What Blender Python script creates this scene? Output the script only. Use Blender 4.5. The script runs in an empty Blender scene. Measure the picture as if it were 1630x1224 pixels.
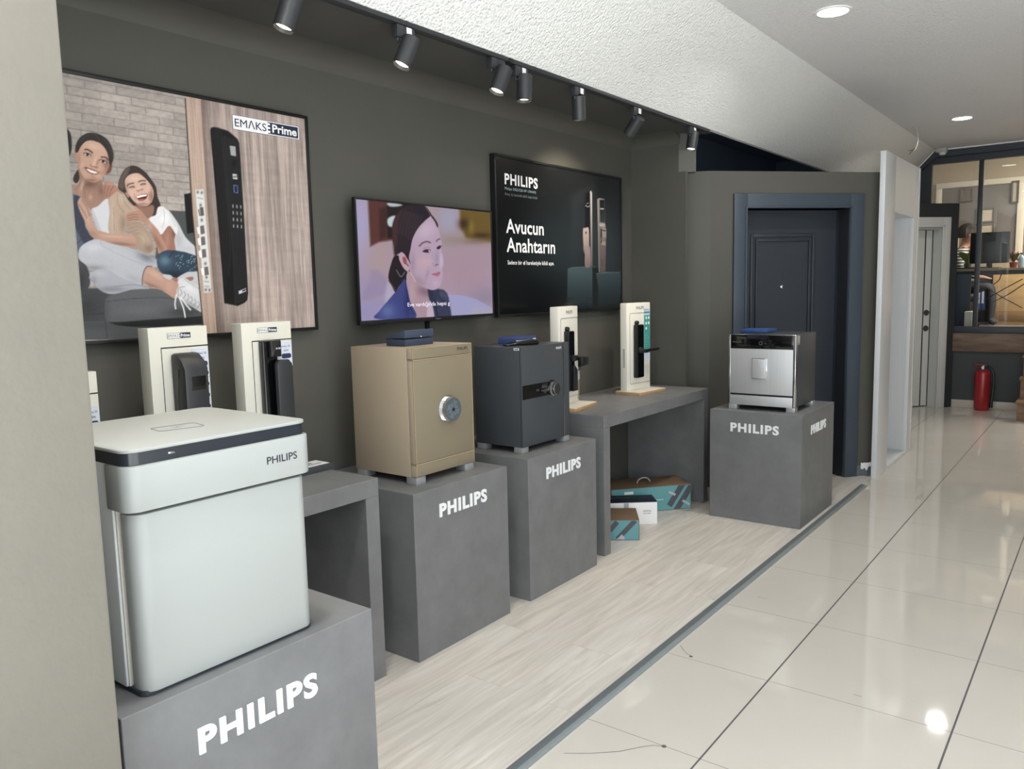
import bpy, bmesh, math, random
import numpy as np
from mathutils import Vector, Matrix
random.seed(7)
S = bpy.context.scene
COL = S.collection
# ------------------------------------------------------------------ camera
W, H = 1630, 1224
F_PX = 1266.82
YAW, PITCH, ROLL = 0.65105, -0.11804, -0.02288
CAM = Vector((0.9554, -2.1675, 1.4503))
def _axes():
    cy, sy, cp, sp = math.cos(YAW), math.sin(YAW), math.cos(PITCH), math.sin(PITCH)
    fw = Vector((-sy*cp, cy*cp, sp)); r = Vector((cy, sy, 0)); u = r.cross(fw)
    c, s = math.cos(ROLL), math.sin(ROLL)
    return c*r+s*u, -s*r+c*u, fw
RX, UP, FW = _axes()
cam = bpy.data.cameras.new('camera'); camo = bpy.data.objects.new('camera', cam); COL.objects.link(camo)
cam.sensor_fit = 'HORIZONTAL'; cam.sensor_width = 36.0; cam.lens = F_PX*36.0/W
cam.clip_start = 0.02; cam.clip_end = 200
camo.matrix_world = Matrix.Translation(CAM) @ Matrix((RX, UP, -FW)).transposed().to_4x4()
S.camera = camo
# ------------------------------------------------------------------ light and exposure
S.view_settings.view_transform = 'Standard'; S.view_settings.look = 'None'
S.view_settings.exposure = 0.0; S.view_settings.gamma = 1.0
try: S.view_settings.use_curve_mapping = False
except Exception: pass
S.cycles.use_denoising = True
S.cycles.max_bounces = 10; S.cycles.diffuse_bounces = 6; S.cycles.glossy_bounces = 5; S.cycles.transmission_bounces = 6
S.cycles.sample_clamp_indirect = 6.0; S.cycles.caustics_reflective = False; S.cycles.caustics_refractive = False
DAY = 3.5            # daylight outside the shop front
SPOT_W = 15.0         # track heads
DOWN_W = 13.0        # recessed downlights
world = bpy.data.worlds.new('daylight'); S.world = world; world.use_nodes = True
_n = world.node_tree.nodes; _l = world.node_tree.links; _n.clear()
_tc = _n.new('ShaderNodeTexCoord'); _sx = _n.new('ShaderNodeSeparateXYZ'); _rp = _n.new('ShaderNodeValToRGB')
_bg = _n.new('ShaderNodeBackground'); _o = _n.new('ShaderNodeOutputWorld')
_mp = _n.new('ShaderNodeMapRange'); _mp.inputs[1].default_value = -0.35; _mp.inputs[2].default_value = 0.6
_l.new(_tc.outputs['Generated'], _sx.inputs[0]); _l.new(_sx.outputs['Z'], _mp.inputs[0]); _l.new(_mp.outputs[0], _rp.inputs[0])
_rp.color_ramp.elements[0].position = 0.0; _rp.color_ramp.elements[0].color = (2.45, 2.52, 2.55, 1)
_rp.color_ramp.elements[1].position = 1.0; _rp.color_ramp.elements[1].color = (0.85, 0.94, 1.01, 1)
_e = _rp.color_ramp.elements.new(0.42); _e.color = (0.75, 0.79, 0.82, 1)
_l.new(_rp.outputs[0], _bg.inputs[0]); _bg.inputs[1].default_value = DAY; _l.new(_bg.outputs[0], _o.inputs[0])
def lamp(name, kind, loc, energy, color=(1, 1, 1), parent=None, **kw):
    d = bpy.data.lights.new(name, kind); d.energy = energy; d.color = color
    for k, v in kw.items():
        if k not in ('rot', 'portal'): setattr(d, k, v)
    o = bpy.data.objects.new(name, d); COL.objects.link(o); o.location = loc
    if 'rot' in kw: o.rotation_euler = kw['rot']
    if kw.get('portal'): d.cycles.is_portal = True
    if parent: o.parent = parent
    return o
FRONT_Y = -2.5; RIGHT_X = 3.3
lamp('shopfront_daylight_portal', 'AREA', (1.45, FRONT_Y-0.06, 1.42), 1.0, shape='RECTANGLE', size=3.6, size_y=2.75, rot=(math.radians(90), 0, 0), portal=True)
lamp('added_side_window_portal', 'AREA', (RIGHT_X+0.1, -1.25, 1.42), 1.0, shape='RECTANGLE', size=2.4, size_y=2.75, rot=(math.radians(90), 0, math.radians(90)), portal=True)  # portal for the added, unseen side glazing
lamp('office_fill_light', 'AREA', (1.5, 9.3, 3.3), 170.0, (1, .93, .82), shape='RECTANGLE', size=1.6, size_y=1.0)  # added unseen lamp, no fixture, brightens the office

# ------------------------------------------------------------------ pixel -> place helpers (real planes of the room)
def ray(x, y): return FW + RX*((x-W/2)/F_PX) - UP*((y-H/2)/F_PX)
def at_x(x, y, X): d = ray(x, y); return CAM + d*((X-CAM.x)/d.x)
def at_y(x, y, Y): d = ray(x, y); return CAM + d*((Y-CAM.y)/d.y)
def at_z(x, y, Z): d = ray(x, y); return CAM + d*((Z-CAM.z)/d.z)

# ------------------------------------------------------------------ materials
def lin(c): c = c/255.0; return c/12.92 if c <= .04045 else ((c+.055)/1.055)**2.4
def rgb(c): return (lin(c[0]), lin(c[1]), lin(c[2]), 1)
MATS = {}
def mat(name, col, rough=.5, metal=0, spec=.5, noise=None, bump=None, coat=0, emit=0, stretch=None):
    if name in MATS: return MATS[name]
    m = bpy.data.materials.new(name); m.use_nodes = True; MATS[name] = m
    nt = m.node_tree; b = nt.nodes['Principled BSDF']
    b.inputs['Base Color'].default_value = rgb(col); b.inputs['Roughness'].default_value = rough
    b.inputs['Metallic'].default_value = metal; b.inputs['Specular IOR Level'].default_value = spec
    if coat: b.inputs['Coat Weight'].default_value = coat; b.inputs['Coat Roughness'].default_value = .05
    if emit: b.inputs['Emission Color'].default_value = rgb(col); b.inputs['Emission Strength'].default_value = emit
    if noise or bump:
        g = nt.nodes.new('ShaderNodeNewGeometry'); vec = g.outputs['Position']
        if stretch:
            mm = nt.nodes.new('ShaderNodeVectorMath'); mm.operation = 'MULTIPLY'; mm.inputs[1].default_value = stretch
            nt.links.new(vec, mm.inputs[0]); vec = mm.outputs[0]
    if noise:
        sc, amt = noise
        t = nt.nodes.new('ShaderNodeTexNoise'); t.inputs['Scale'].default_value = sc; t.inputs['Detail'].default_value = 6
        t.inputs['Roughness'].default_value = .65
        nt.links.new(vec, t.inputs['Vector'])
        r = nt.nodes.new('ShaderNodeValToRGB')
        lo = [max(0, c*(1-amt)) for c in rgb(col)[:3]]; hi = [c*(1+amt) for c in rgb(col)[:3]]
        r.color_ramp.elements[0].position = .3; r.color_ramp.elements[0].color = (*lo, 1)
        r.color_ramp.elements[1].position = .7; r.color_ramp.elements[1].color = (*hi, 1)
        nt.links.new(t.outputs[0], r.inputs[0]); nt.links.new(r.outputs[0], b.inputs['Base Color'])
    if bump:
        sc, st, dist = bump
        t2 = nt.nodes.new('ShaderNodeTexNoise'); t2.inputs['Scale'].default_value = sc; t2.inputs['Detail'].default_value = 3
        nt.links.new(vec, t2.inputs['Vector'])
        bp = nt.nodes.new('ShaderNodeBump'); bp.inputs['Strength'].default_value = st; bp.inputs['Distance'].default_value = dist
        nt.links.new(t2.outputs[0], bp.inputs['Height']); nt.links.new(bp.outputs[0], b.inputs['Normal'])
    return m
def tile_mat():
    m = bpy.data.materials.new('polished_porcelain_tile'); m.use_nodes = True; nt = m.node_tree; b = nt.nodes['Principled BSDF']
    N = nt.nodes.new; L = nt.links.new
    def math_(op, a, bb=None):
        n = N('ShaderNodeMath'); n.operation = op
        for i, v in enumerate((a, bb)):
            if v is None: continue
            if isinstance(v, (int, float)): n.inputs[i].default_value = v
            else: L(v, n.inputs[i])
        return n.outputs[0]
    g = N('ShaderNodeNewGeometry'); s = N('ShaderNodeSeparateXYZ'); L(g.outputs['Position'], s.inputs[0])
    def joint(c, wdt):
        f = math_('FRACT', math_('ADD', math_('DIVIDE', c, .6), 100.5)); d = math_('ABSOLUTE', math_('SUBTRACT', f, .5))
        return math_('LESS_THAN', d, wdt/1.2)
    jx = joint(s.outputs[0], .0062); jy = joint(s.outputs[1], .0026)
    t = N('ShaderNodeTexNoise'); t.inputs['Scale'].default_value = 2.2; t.inputs['Detail'].default_value = 5; L(g.outputs['Position'], t.inputs['Vector'])
    r = N('ShaderNodeValToRGB'); r.color_ramp.elements[0].color = rgb((198, 192, 182)); r.color_ramp.elements[1].color = rgb((208, 203, 194))
    L(t.outputs[0], r.inputs[0])
    def mix(f, a, c2):
        n = N('ShaderNodeMix'); n.data_type = 'RGBA'; L(f, n.inputs[0]); L(a, n.inputs[6]); n.inputs[7].default_value = rgb(c2); return n.outputs[2]
    c = mix(jy, r.outputs[0], (112, 106, 100)); c = mix(jx, c, (84, 82, 86))
    L(c, b.inputs['Base Color'])
    ro = math_('ADD', math_('MULTIPLY', math_('MAXIMUM', jx, jy), .5), .045)
    L(ro, b.inputs['Roughness']); b.inputs['Specular IOR Level'].default_value = .62
    return m
def laminate_mat():
    m = bpy.data.materials.new('whitewashed_oak_laminate'); m.use_nodes = True; nt = m.node_tree; b = nt.nodes['Principled BSDF']
    N = nt.nodes.new; L = nt.links.new
    g = N('ShaderNodeNewGeometry')
    mp = N('ShaderNodeMapping'); mp.inputs['Rotation'].default_value = (0, 0, math.radians(90)); L(g.outputs['Position'], mp.inputs[0])
    br = N('ShaderNodeTexBrick'); br.inputs['Scale'].default_value = 1.0; br.inputs['Brick Width'].default_value = 1.2; br.inputs['Row Height'].default_value = .19
    br.inputs['Mortar Size'].default_value = .0012; br.offset = .37
    br.inputs['Color1'].default_value = (.5, .5, .5, 1); br.inputs['Color2'].default_value = (.58, .58, .58, 1); br.inputs['Mortar'].default_value = (.3, .3, .3, 1)
    L(mp.outputs[0], br.inputs['Vector'])
    ms = N('ShaderNodeMapping'); ms.inputs['Scale'].default_value = (22, 1.6, 1); L(g.outputs['Position'], ms.inputs[0])
    # shift the grain plank by plank
    ad = N('ShaderNodeVectorMath'); ad.operation = 'MULTIPLY_ADD'; L(br.outputs['Color'], ad.inputs[0]); ad.inputs[1].default_value = (7, 31, 3); L(ms.outputs[0], ad.inputs[2])
    t = N('ShaderNodeTexNoise'); t.inputs['Scale'].default_value = 1.0; t.inputs['Detail'].default_value = 7; t.inputs['Roughness'].default_value = .62; t.inputs['Distortion'].default_value = 1.1
    L(ad.outputs[0], t.inputs['Vector'])
    r = N('ShaderNodeValToRGB'); r.color_ramp.elements[0].position = .28; r.color_ramp.elements[0].color = rgb((182, 175, 166)); r.color_ramp.elements[1].position = .68; r.color_ramp.elements[1].color = rgb((216, 210, 201))
    L(t.outputs[0], r.inputs[0])
    n = N('ShaderNodeMix'); n.data_type = 'RGBA'; n.blend_type = 'OVERLAY'; n.inputs[0].default_value = .55; L(r.outputs[0], n.inputs[6]); L(br.outputs['Color'], n.inputs[7])
    L(n.outputs[2], b.inputs['Base Color']); b.inputs['Roughness'].default_value = .42; b.inputs['Specular IOR Level'].default_value = .4
    return m
def glass_mat(name='clear_glass', tint=(.97, .99, .98), refl=1.0):
    m = bpy.data.materials.new(name); m.use_nodes = True; nt = m.node_tree; nt.nodes.clear()
    o = nt.nodes.new('ShaderNodeOutputMaterial'); t = nt.nodes.new('ShaderNodeBsdfTransparent'); g = nt.nodes.new('ShaderNodeBsdfGlossy')
    f = nt.nodes.new('ShaderNodeFresnel'); x = nt.nodes.new('ShaderNodeMixShader'); f.inputs[0].default_value = 1.5
    t.inputs[0].default_value = (*tint, 1); g.inputs['Roughness'].default_value = .01
    mu = nt.nodes.new('ShaderNodeMath'); mu.operation = 'MULTIPLY'; mu.inputs[1].default_value = refl
    nt.links.new(f.outputs[0], mu.inputs[0]); nt.links.new(mu.outputs[0], x.inputs[0]); nt.links.new(t.outputs[0], x.inputs[1]); nt.links.new(g.outputs[0], x.inputs[2]); nt.links.new(x.outputs[0], o.inputs[0])
    return m
M_WALL = mat('olive_grey_paint', (83, 82, 76), .62, noise=(1.5, .05), bump=(60, .05, .004))
M_CEILDARK = mat('dark_grey_ceiling_paint', (74, 74, 71), .7, noise=(2, .04))
M_COLUMN = mat('beige_plaster', (117, 113, 104), .55, noise=(3, .06), bump=(60, .3, .003))
M_PLASTER = mat('white_textured_plaster', (240, 241, 238), .6, noise=(60, .05), bump=(85, 1.0, .016))
M_CEIL = mat('white_ceiling_plaster', (236, 236, 236), .62, noise=(60, .04), bump=(85, 1.0, .012))
M_WHITEWALL = mat('white_wall_paint', (205, 203, 198), .6)
M_DARKFRAME = mat('dark_slate_frame_paint', (46, 52, 60), .45)
M_KNEE = mat('charcoal_wall_paint', (62, 66, 68), .6)
M_VOID = mat('dark_navy_paint', (120, 136, 156), .7)
M_CEMENT = mat('grey_cement_laminate', (114, 115, 116), .5, spec=.35, noise=(7, .13))
M_LETTER = mat('white_letter_vinyl', (238, 240, 243), .45)
M_TILE = tile_mat(); M_LAM = laminate_mat(); M_GLASS = glass_mat()
M_STRIP = mat('grey_anodised_threshold', (140, 148, 150), .4, .3)
M_STRIPDK = mat('grey_ribbed_rubber', (104, 110, 112), .6)
M_BLACK = mat('black_satin_plastic', (22, 23, 25), .35)
M_BLACKGLOSS = mat('black_gloss_plastic', (10, 11, 13), .08, coat=.3)
M_TRACK = mat('black_powder_coat', (46, 48, 51), .42)
M_WHITEPL = mat('white_lacquered_board', (226, 224, 214), .38)
M_NAVY = mat('navy_print', (38, 46, 84), .5)
M_CHROME = mat('chrome', (205, 207, 210), .12, 1)
M_STEEL = mat('brushed_steel', (200, 202, 204), .46, .55, noise=(1, .05), stretch=(140, 140, 1.5))
M_PRINTW = mat('white_print', (240, 240, 240), .4)
M_PRINTDK = mat('dark_navy_print', (30, 33, 46), .45)
M_SLOT = mat('dark_groove', (30, 30, 30), .8)

# ------------------------------------------------------------------ mesh builder
class MB:
    def __init__(s): s.v = []; s.f = []; s.m = []
    def add(s, v, f, mi=0):
        o = len(s.v); s.v += [tuple(p) for p in v]; s.f += [tuple(i+o for i in q) for q in f]; s.m += [mi]*len(f); return s
    def box(s, x0, x1, y0, y1, z0, z1, b=0, seg=2, mi=0, M=None):
        bm = bmesh.new()
        vs = [bm.verts.new(p) for p in ((x0,y0,z0),(x1,y0,z0),(x1,y1,z0),(x0,y1,z0),(x0,y0,z1),(x1,y0,z1),(x1,y1,z1),(x0,y1,z1))]
        for q in ((0,3,2,1),(4,5,6,7),(0,1,5,4),(1,2,6,5),(2,3,7,6),(3,0,4,7)): bm.faces.new([vs[i] for i in q])
        if b: bmesh.ops.bevel(bm, geom=bm.edges[:], offset=b, segments=seg, affect='EDGES', profile=.5)
        return s._take(bm, mi, M)
    def _take(s, bm, mi, M=None):
        bm.verts.index_update(); o = len(s.v)
        s.v += [tuple(M @ v.co) if M else tuple(v.co) for v in bm.verts]
        for f in bm.faces: s.f.append(tuple(v.index+o for v in f.verts)); s.m.append(mi)
        bm.free(); return s
    def prism(s, poly, a, z0, z1, b=0, mi=0, M=None, be=None, seg=3):
        """poly of 2-D points extruded along axis a ('x','y','z'); be bevels the edges parallel to the axis"""
        def P(p, t): return {'z': (p[0], p[1], t), 'x': (t, p[0], p[1]), 'y': (p[0], t, p[1])}[a]
        bm = bmesh.new(); A = [bm.verts.new(P(p, z0)) for p in poly]; B = [bm.verts.new(P(p, z1)) for p in poly]; n = len(poly)
        bm.faces.new(A[::-1]); bm.faces.new(B)
        side = []
        for i in range(n): side.append(bm.faces.new((A[i], A[(i+1) % n], B[(i+1) % n], B[i])))
        bmesh.ops.recalc_face_normals(bm, faces=bm.faces[:])
        if be:
            ed = [bm.edges.get((A[i], B[i])) for i in (be[0] if isinstance(be[0], (list, tuple)) else range(n))]
            bmesh.ops.bevel(bm, geom=ed, offset=be[1] if isinstance(be, tuple) else be, segments=seg, affect='EDGES', profile=.5)
        if b: bmesh.ops.bevel(bm, geom=[e for e in bm.edges if len(e.link_faces) == 2 and e.calc_face_angle(0) > .6], offset=b, segments=2, affect='EDGES', profile=.5)
        return s._take(bm, mi, M)
    def cyl(s, p0, p1, r0, r1=None, n=24, caps=(1, 1), mi=0):
        r1 = r0 if r1 is None else r1
        p0 = Vector(p0); p1 = Vector(p1); d = (p1-p0).normalized(); a = d.orthogonal().normalized(); b = d.cross(a)
        v = []; f = []
        for k in range(n):
            t = 2*math.pi*k/n; e = a*math.cos(t)+b*math.sin(t); v += [p0+e*r0, p1+e*r1]
        for k in range(n): j = (k+1) % n; f.append((2*k, 2*j, 2*j+1, 2*k+1))
        if caps[0]: f.append(tuple(2*k for k in range(n))[::-1])
        if caps[1]: f.append(tuple(2*k+1 for k in range(n)))
        return s.add(v, f, mi)
    def lathe(s, prof, o, ax=(0, 0, 1), n=32, mi=0):
        o = Vector(o); d = Vector(ax).normalized(); a = d.orthogonal().normalized(); b = d.cross(a); v = []; f = []; m = len(prof)
        for k in range(n):
            t = 2*math.pi*k/n; e = a*math.cos(t)+b*math.sin(t)
            for r, h in prof: v.append(o+e*r+d*h)
        for k in range(n):
            j = (k+1) % n
            for i in range(m-1): f.append((k*m+i, j*m+i, j*m+i+1, k*m+i+1))
        return s.add(v, f, mi)
    def tube(s, pts, r, n=8, mi=0):
        pts = [Vector(p) for p in pts]; v = []; f = []; m = len(pts); ref = None
        for i, p in enumerate(pts):
            d = (pts[min(i+1, m-1)]-pts[max(i-1, 0)]).normalized()
            if ref is None: ref = d.orthogonal().normalized()
            a = (ref-d*ref.dot(d)).normalized(); ref = a; b = d.cross(a); rr = r[i] if isinstance(r, (list, tuple)) else r
            for k in range(n): t = 2*math.pi*k/n; v.append(p+(a*math.cos(t)+b*math.sin(t))*rr)
        for i in range(m-1):
            for k in range(n): j = (k+1) % n; f.append((i*n+k, i*n+j, (i+1)*n+j, (i+1)*n+k))
        f.append(tuple(range(n))[::-1]); f.append(tuple((m-1)*n+k for k in range(n)))
        return s.add(v, f, mi)
    def quad(s, a, b, c, d, mi=0): return s.add([a, b, c, d], [(0, 1, 2, 3)], mi)
def smooth(pts, k=6, closed=False):
    pts = [Vector(p) for p in pts]; n = len(pts); out = []
    rng = range(n if closed else n-1)
    for i in rng:
        g = (lambda j: pts[j % n]) if closed else (lambda j: pts[max(0, min(n-1, j))])
        p0, p1, p2, p3 = g(i-1), g(i), g(i+1), g(i+2)
        for q in range(k):
            t = q/k; out.append(.5*((2*p1)+(p2-p0)*t+(2*p0-5*p1+4*p2-p3)*t*t+(3*p1-p0-3*p2+p3)*t**3))
    if not closed: out.append(pts[-1])
    return out
BASE = {}
def link(name, mb, m, parent=None, smooth_ang=None):
    me = bpy.data.meshes.new(name)
    v = mb.v
    if parent is not None and parent.name in BASE and not getattr(mb, 'local', False):
        inv = BASE[parent.name]; v = [tuple(inv @ Vector(p)) for p in v]
    me.from_pydata(v, [], mb.f)
    for x in (m if isinstance(m, (list, tuple)) else [m]): me.materials.append(x)
    me.polygons.foreach_set('material_index', mb.m)
    bm = bmesh.new(); bm.from_mesh(me); bmesh.ops.recalc_face_normals(bm, faces=bm.faces[:]) if not getattr(mb, 'keepn', False) else None; bm.to_mesh(me); bm.free()
    me.polygons.foreach_set('use_smooth', [True]*len(me.polygons))
    me.set_sharp_from_angle(angle=math.radians(smooth_ang or 32)); me.update()
    o = bpy.data.objects.new(name, me); COL.objects.link(o)
    if parent is not None:
        o.parent = parent
        if parent.name in BASE: BASE[o.name] = BASE[parent.name]
    return o
part = link
def tag(o, label, cat=None, group=None):
    o['label'] = label
    if cat: o['category'] = cat
    if group: o['group'] = group
    return o
def thing(name, label, cat, loc, rz=0, group=None):
    o = bpy.data.objects.new(name, None); o.empty_display_size = .05; COL.objects.link(o)
    o.location = loc; o.rotation_euler = (0, 0, rz)
    BASE[o.name] = (Matrix.Translation(loc) @ Matrix.Rotation(rz, 4, 'Z')).inverted()
    return tag(o, label, cat, group)
def struct(name, mb, m, parent=None, label=None):
    o = link(name, mb, m, parent)
    if parent is None:
        o['kind'] = 'structure'
        if label: o['label'] = label
    return o
def P2(name, mb, m, parent, label=None, **k):
    o = link(name, mb, m, parent, **k)
    if label: o['label'] = label
    return o
# ------------------------------------------------------------------ lettering
def glyphs(s, o, r, u, w=None, h=None, bold=0, ext=0, shear=0, res=4, off=.0006, space=1.0):
    c = bpy.data.curves.new('t', 'FONT'); c.body = s; c.size = 1; c.offset = bold; c.resolution_u = res; c.extrude = 0; c.shear = shear; c.space_character = space
    ob = bpy.data.objects.new('t', c); COL.objects.link(ob)
    dg = bpy.context.evaluated_depsgraph_get(); me = bpy.data.meshes.new_from_object(ob.evaluated_get(dg))
    bpy.data.objects.remove(ob); bpy.data.curves.remove(c)
    bm = bmesh.new(); bm.from_mesh(me); bpy.data.meshes.remove(me)
    bmesh.ops.remove_doubles(bm, verts=bm.verts[:], dist=1e-5)
    xs = [v.co.x for v in bm.verts]; ys = [v.co.y for v in bm.verts]
    x0, x1, y0, y1 = min(xs), max(xs), min(ys), max(ys)
    sx = w/(x1-x0) if w else None; sy = h/(y1-y0) if h else None
    sx = sx or sy; sy = sy or sx
    o = Vector(o); r = Vector(r).normalized(); u = Vector(u).normalized(); n = r.cross(u)
    if ext:
        res_ = bmesh.ops.extrude_face_region(bm, geom=bm.faces[:]); ev = [g for g in res_['geom'] if isinstance(g, bmesh.types.BMVert)]
        bm.verts.index_update(); top = {v.index for v in ev}
    else: top = None
    bm.verts.index_update(); mb = MB(); mb.keepn = not ext
    for v in bm.verts:
        e = off if top is None else (ext if v.index in top else 0.0)
        mb.v.append(tuple(o+r*((v.co.x-x0)*sx)+u*((v.co.y-y0)*sy)+n*e))
    for f in bm.faces: mb.f.append(tuple(v.index for v in f.verts)); mb.m.append(0)
    bm.free(); return mb
def merge(*mbs):
    r = MB()
    for i, b in enumerate(mbs): r.add(b.v, b.f, 0)
    return r
def decal(o, r, u, rects, off=.0008, n=0):
    """flat rectangles (x0,x1,y0,y1) or discs (cx,cy,rad) printed on a face"""
    o = Vector(o); r = Vector(r).normalized(); u = Vector(u).normalized(); nn = r.cross(u); mb = MB(); mb.keepn = True
    for q in rects:
        if len(q) == 4: pts = [(q[0], q[2]), (q[1], q[2]), (q[1], q[3]), (q[0], q[3])]
        elif len(q) == 3: pts = [(q[0]+q[2]*math.cos(t*math.pi/8), q[1]+q[2]*math.sin(t*math.pi/8)) for t in range(16)]
        mb.add([o+r*a+u*b+nn*off for a, b in pts], [tuple(range(len(pts)))])
    return mb
XP, YP, ZP = Vector((1, 0, 0)), Vector((0, 1, 0)), Vector((0, 0, 1))
# ================================================================== THE ROOM
XW = -1.765; ZC = 2.45; XS = -1.2; ZT = 2.9; XF = -0.772; Y_END = 2.81; Y_FAR = 8.12; LAM = .004
a0 = math.atan2(.754, .657)
P1 = Vector((-1.335, 3.155, 0)); M1 = Matrix.Translation(P1) @ Matrix.Rotation(a0, 4, 'Z')     # door wall frame: x along, -y towards the shop
PF = Vector((-.52, 8.1, 0)); M2 = Matrix.Translation(PF) @ Matrix.Rotation(a0, 4, 'Z')
struct('floor', MB().box(-2.75, RIGHT_X+.1, FRONT_Y-.1, Y_FAR+.1, -.1, 0), M_TILE)
LX = -.452
ck = MB()
for pts in ([(1083, 1027), (1088, 1035), (1094, 1041), (1103, 1045)], [(898, 1199), (940, 1199), (985, 1196), (1020, 1189), (1040, 1186), (1056, 1188)], [(1205, 950), (1222, 953)], [(1358, 1105), (1372, 1109)]):
    q = [at_z(x, y, .0006) for x, y in pts]
    for i in range(len(q)-1):
        n_ = (q[i+1]-q[i]).cross(ZP).normalized()*.0011; ck.quad(q[i]-n_, q[i+1]-n_, q[i+1]+n_, q[i]+n_)
for x, y, r in ((1100, 1045, .007), (1057, 1188, .008)): ck.lathe([(0, .0008), (r, .0008), (r, .0)], at_z(x, y, 0), n=10)
P2('crack', ck, mat('grout_dark', (96, 90, 84), .8), bpy.data.objects['floor'], 'dark hairline cracks and chips')
struct('floor_laminate', MB().prism([(XW, -1.55), (LX, -1.55), (LX, 4.06), (-.52, 4.1), (XW, 2.9)], 'z', -.02, LAM), M_LAM)
tr = struct('trim_1', MB().box(LX, -.404, -1.75, 3.78, -.02, .009, b=.002), M_STRIP)
rb = MB()
for i in range(4): rb.box(LX+.004+.0065*i, LX+.009+.0065*i, -1.75, 3.78, .006, .0115)
P2('rubber_rib', rb, M_STRIPDK, tr, 'dark grey ribbed tread')
# walls
struct('wall_left', MB().box(XW-.12, XW, FRONT_Y, Y_END+.02, 0, ZC+.1), M_WALL)
ew = MB().box(XW, -1.36, Y_END, Y_END+.03, 0, 2.2).box(XW, -1.41, Y_END, Y_END+.03, 2.2, ZC+.02)
struct('wall_end', ew, M_WALL)
xq = at_y(1108, 250, 2.88).x
struct('wall_pier', MB().prism([(-1.41, Y_END), (xq, 2.88), (xq-.03, 2.93), (-1.41, 2.93)], 'z', 2.2, ZC+.02), M_WALL)
struct('wall_column', MB().box(XW, -.40, FRONT_Y, -1.545, 0, 3.1, b=.006), M_COLUMN)
ZP_ = 2.236
pw = MB()
pw.box(0, .27, 0, .12, 0, ZP_, M=M1).box(1.075, 1.218, 0, .12, 0, ZP_, M=M1).box(.27, 1.075, 0, .12, 1.98, ZP_, M=M1)
p0 = Vector((-1.48, 3.08, 0)); p2 = M1 @ Vector((1.218, 0, 0)); p3 = p2+Vector((.086, .094, 0))
bk = M1.to_3x3() @ Vector((0, .12, 0))
pw.prism([(p0.x, p0.y), (P1.x, P1.y), ((P1+bk).x, (P1+bk).y), ((p0+bk).x, (p0+bk).y)], 'z', 0, ZP_)
pw.prism([(p2.x, p2.y), (p3.x, p3.y), ((p3+bk).x, (p3+bk).y), ((p2+bk).x, (p2+bk).y)], 'z', 0, ZP_)
struct('wall_partition', pw, M_WALL)
bb = MB().box(1.192, 1.225, -.012, 0, 0, .085, M=M1)
e1 = M1 @ Vector((1.225, 0, 0)); q1 = e1+Vector((.006, -.012, 0)); q3 = p3+Vector((.012, -.010, 0))
bb.prism([(e1.x, e1.y), (q1.x, q1.y), (q3.x, q3.y), (p3.x, p3.y)], 'z', 0, .085)
bsb = struct('baseboard_partition', bb, mat('grey_baseboard', (96, 104, 110), .5))
nn = (q3-q1).normalized()
pm = MB(); rr = random.Random(3); nq = 14; lo = []; hi = []
for i in range(nq+1):
    t = i/nq; p = q1.lerp(q3, t)+Vector((.003, -.003, 0)); lo.append(p+ZP*(.085-.02*rr.random()-.02*(t < .45))); hi.append(p+ZP*(.10+.008*rr.random()))
for i in range(nq): pm.quad(lo[i], lo[i+1], hi[i+1], hi[i])
P2('paint_smear', pm, M_PRINTW, bsb, 'torn white paint edge along the top')
struct('wall_right', MB().box(RIGHT_X, RIGHT_X+.12, 0, Y_FAR, 0, 3.0), M_WHITEWALL)
ws_ = MB().box(RIGHT_X, RIGHT_X+.08, FRONT_Y, 0, 2.8, 3.0).box(RIGHT_X, RIGHT_X+.08, FRONT_Y, 0, 0, .08)  # unseen side glazing, added to let more daylight reach the alcove
for y in (FRONT_Y, -1.2, -.08): ws_.box(RIGHT_X, RIGHT_X+.08, y, y+.08, .08, 2.8)
struct('side_window_added', ws_, M_DARKFRAME)
struct('wall_void', MB().box(-2.72, -2.6, Y_END, Y_FAR+.1, 0, 3.0).box(-2.6, -1.3, Y_FAR, Y_FAR+.1, 0, 3.0).box(-2.6, XW-.12, Y_END-.1, Y_END+.02, 0, 3.0), M_VOID)
struct('wall_corridor', MB().box(-1.0, -.92, 4.55, 7.6, 0, 2.2), M_VOID)
# ceilings
struct('ceiling', MB().box(XF, RIGHT_X+.1, FRONT_Y-.1, Y_FAR-.1, ZT, ZT+.1), M_CEIL)
struct('ceiling_slope', MB().prism([(XS, ZC), (XF, ZT), (XF, ZT+.1), (XS-.03, ZC+.06), (XS-.03, ZC)], 'y', FRONT_Y-.1, Y_FAR-.1), M_PLASTER)
struct('ceiling_alcove', MB().box(XW-.1, XS-.03, FRONT_Y, 2.96, ZC, ZC+.08), M_CEILDARK)
struct('ceiling_void', MB().box(-2.72, XF, 2.7, Y_FAR, 2.98, 3.06), M_VOID)
cv = MB(); prof = [(XW, 2.382)]+[(XW+.12-.12*math.cos(t)*.98, 2.382+.068*math.sin(t)) for t in (.15, .45, .8, 1.2, 1.5)]+[(XW+.125, ZC), (XW, ZC)]
cv.prism(prof, 'y', -1.545, Y_END)
prof2 = [(Y_END-(p[0]-XW), p[1]) for p in prof]
cv.prism(prof2, 'x', XW, -1.40)
struct('trim_cove', cv, M_WALL)
# storefront behind the camera
wf = MB()
for x in (-.40, 1.42, 3.22): wf.box(x, x+.08, FRONT_Y-.08, FRONT_Y, 0, ZT)
wf.box(-.32, 3.22, FRONT_Y-.08, FRONT_Y, 2.78, ZT); wf.box(-.32, 1.42, FRONT_Y-.08, FRONT_Y, 0, .08); wf.box(1.5, 3.22, FRONT_Y-.08, FRONT_Y, 2.2, 2.26)
struct('window_2', wf, M_DARKFRAME)
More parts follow.
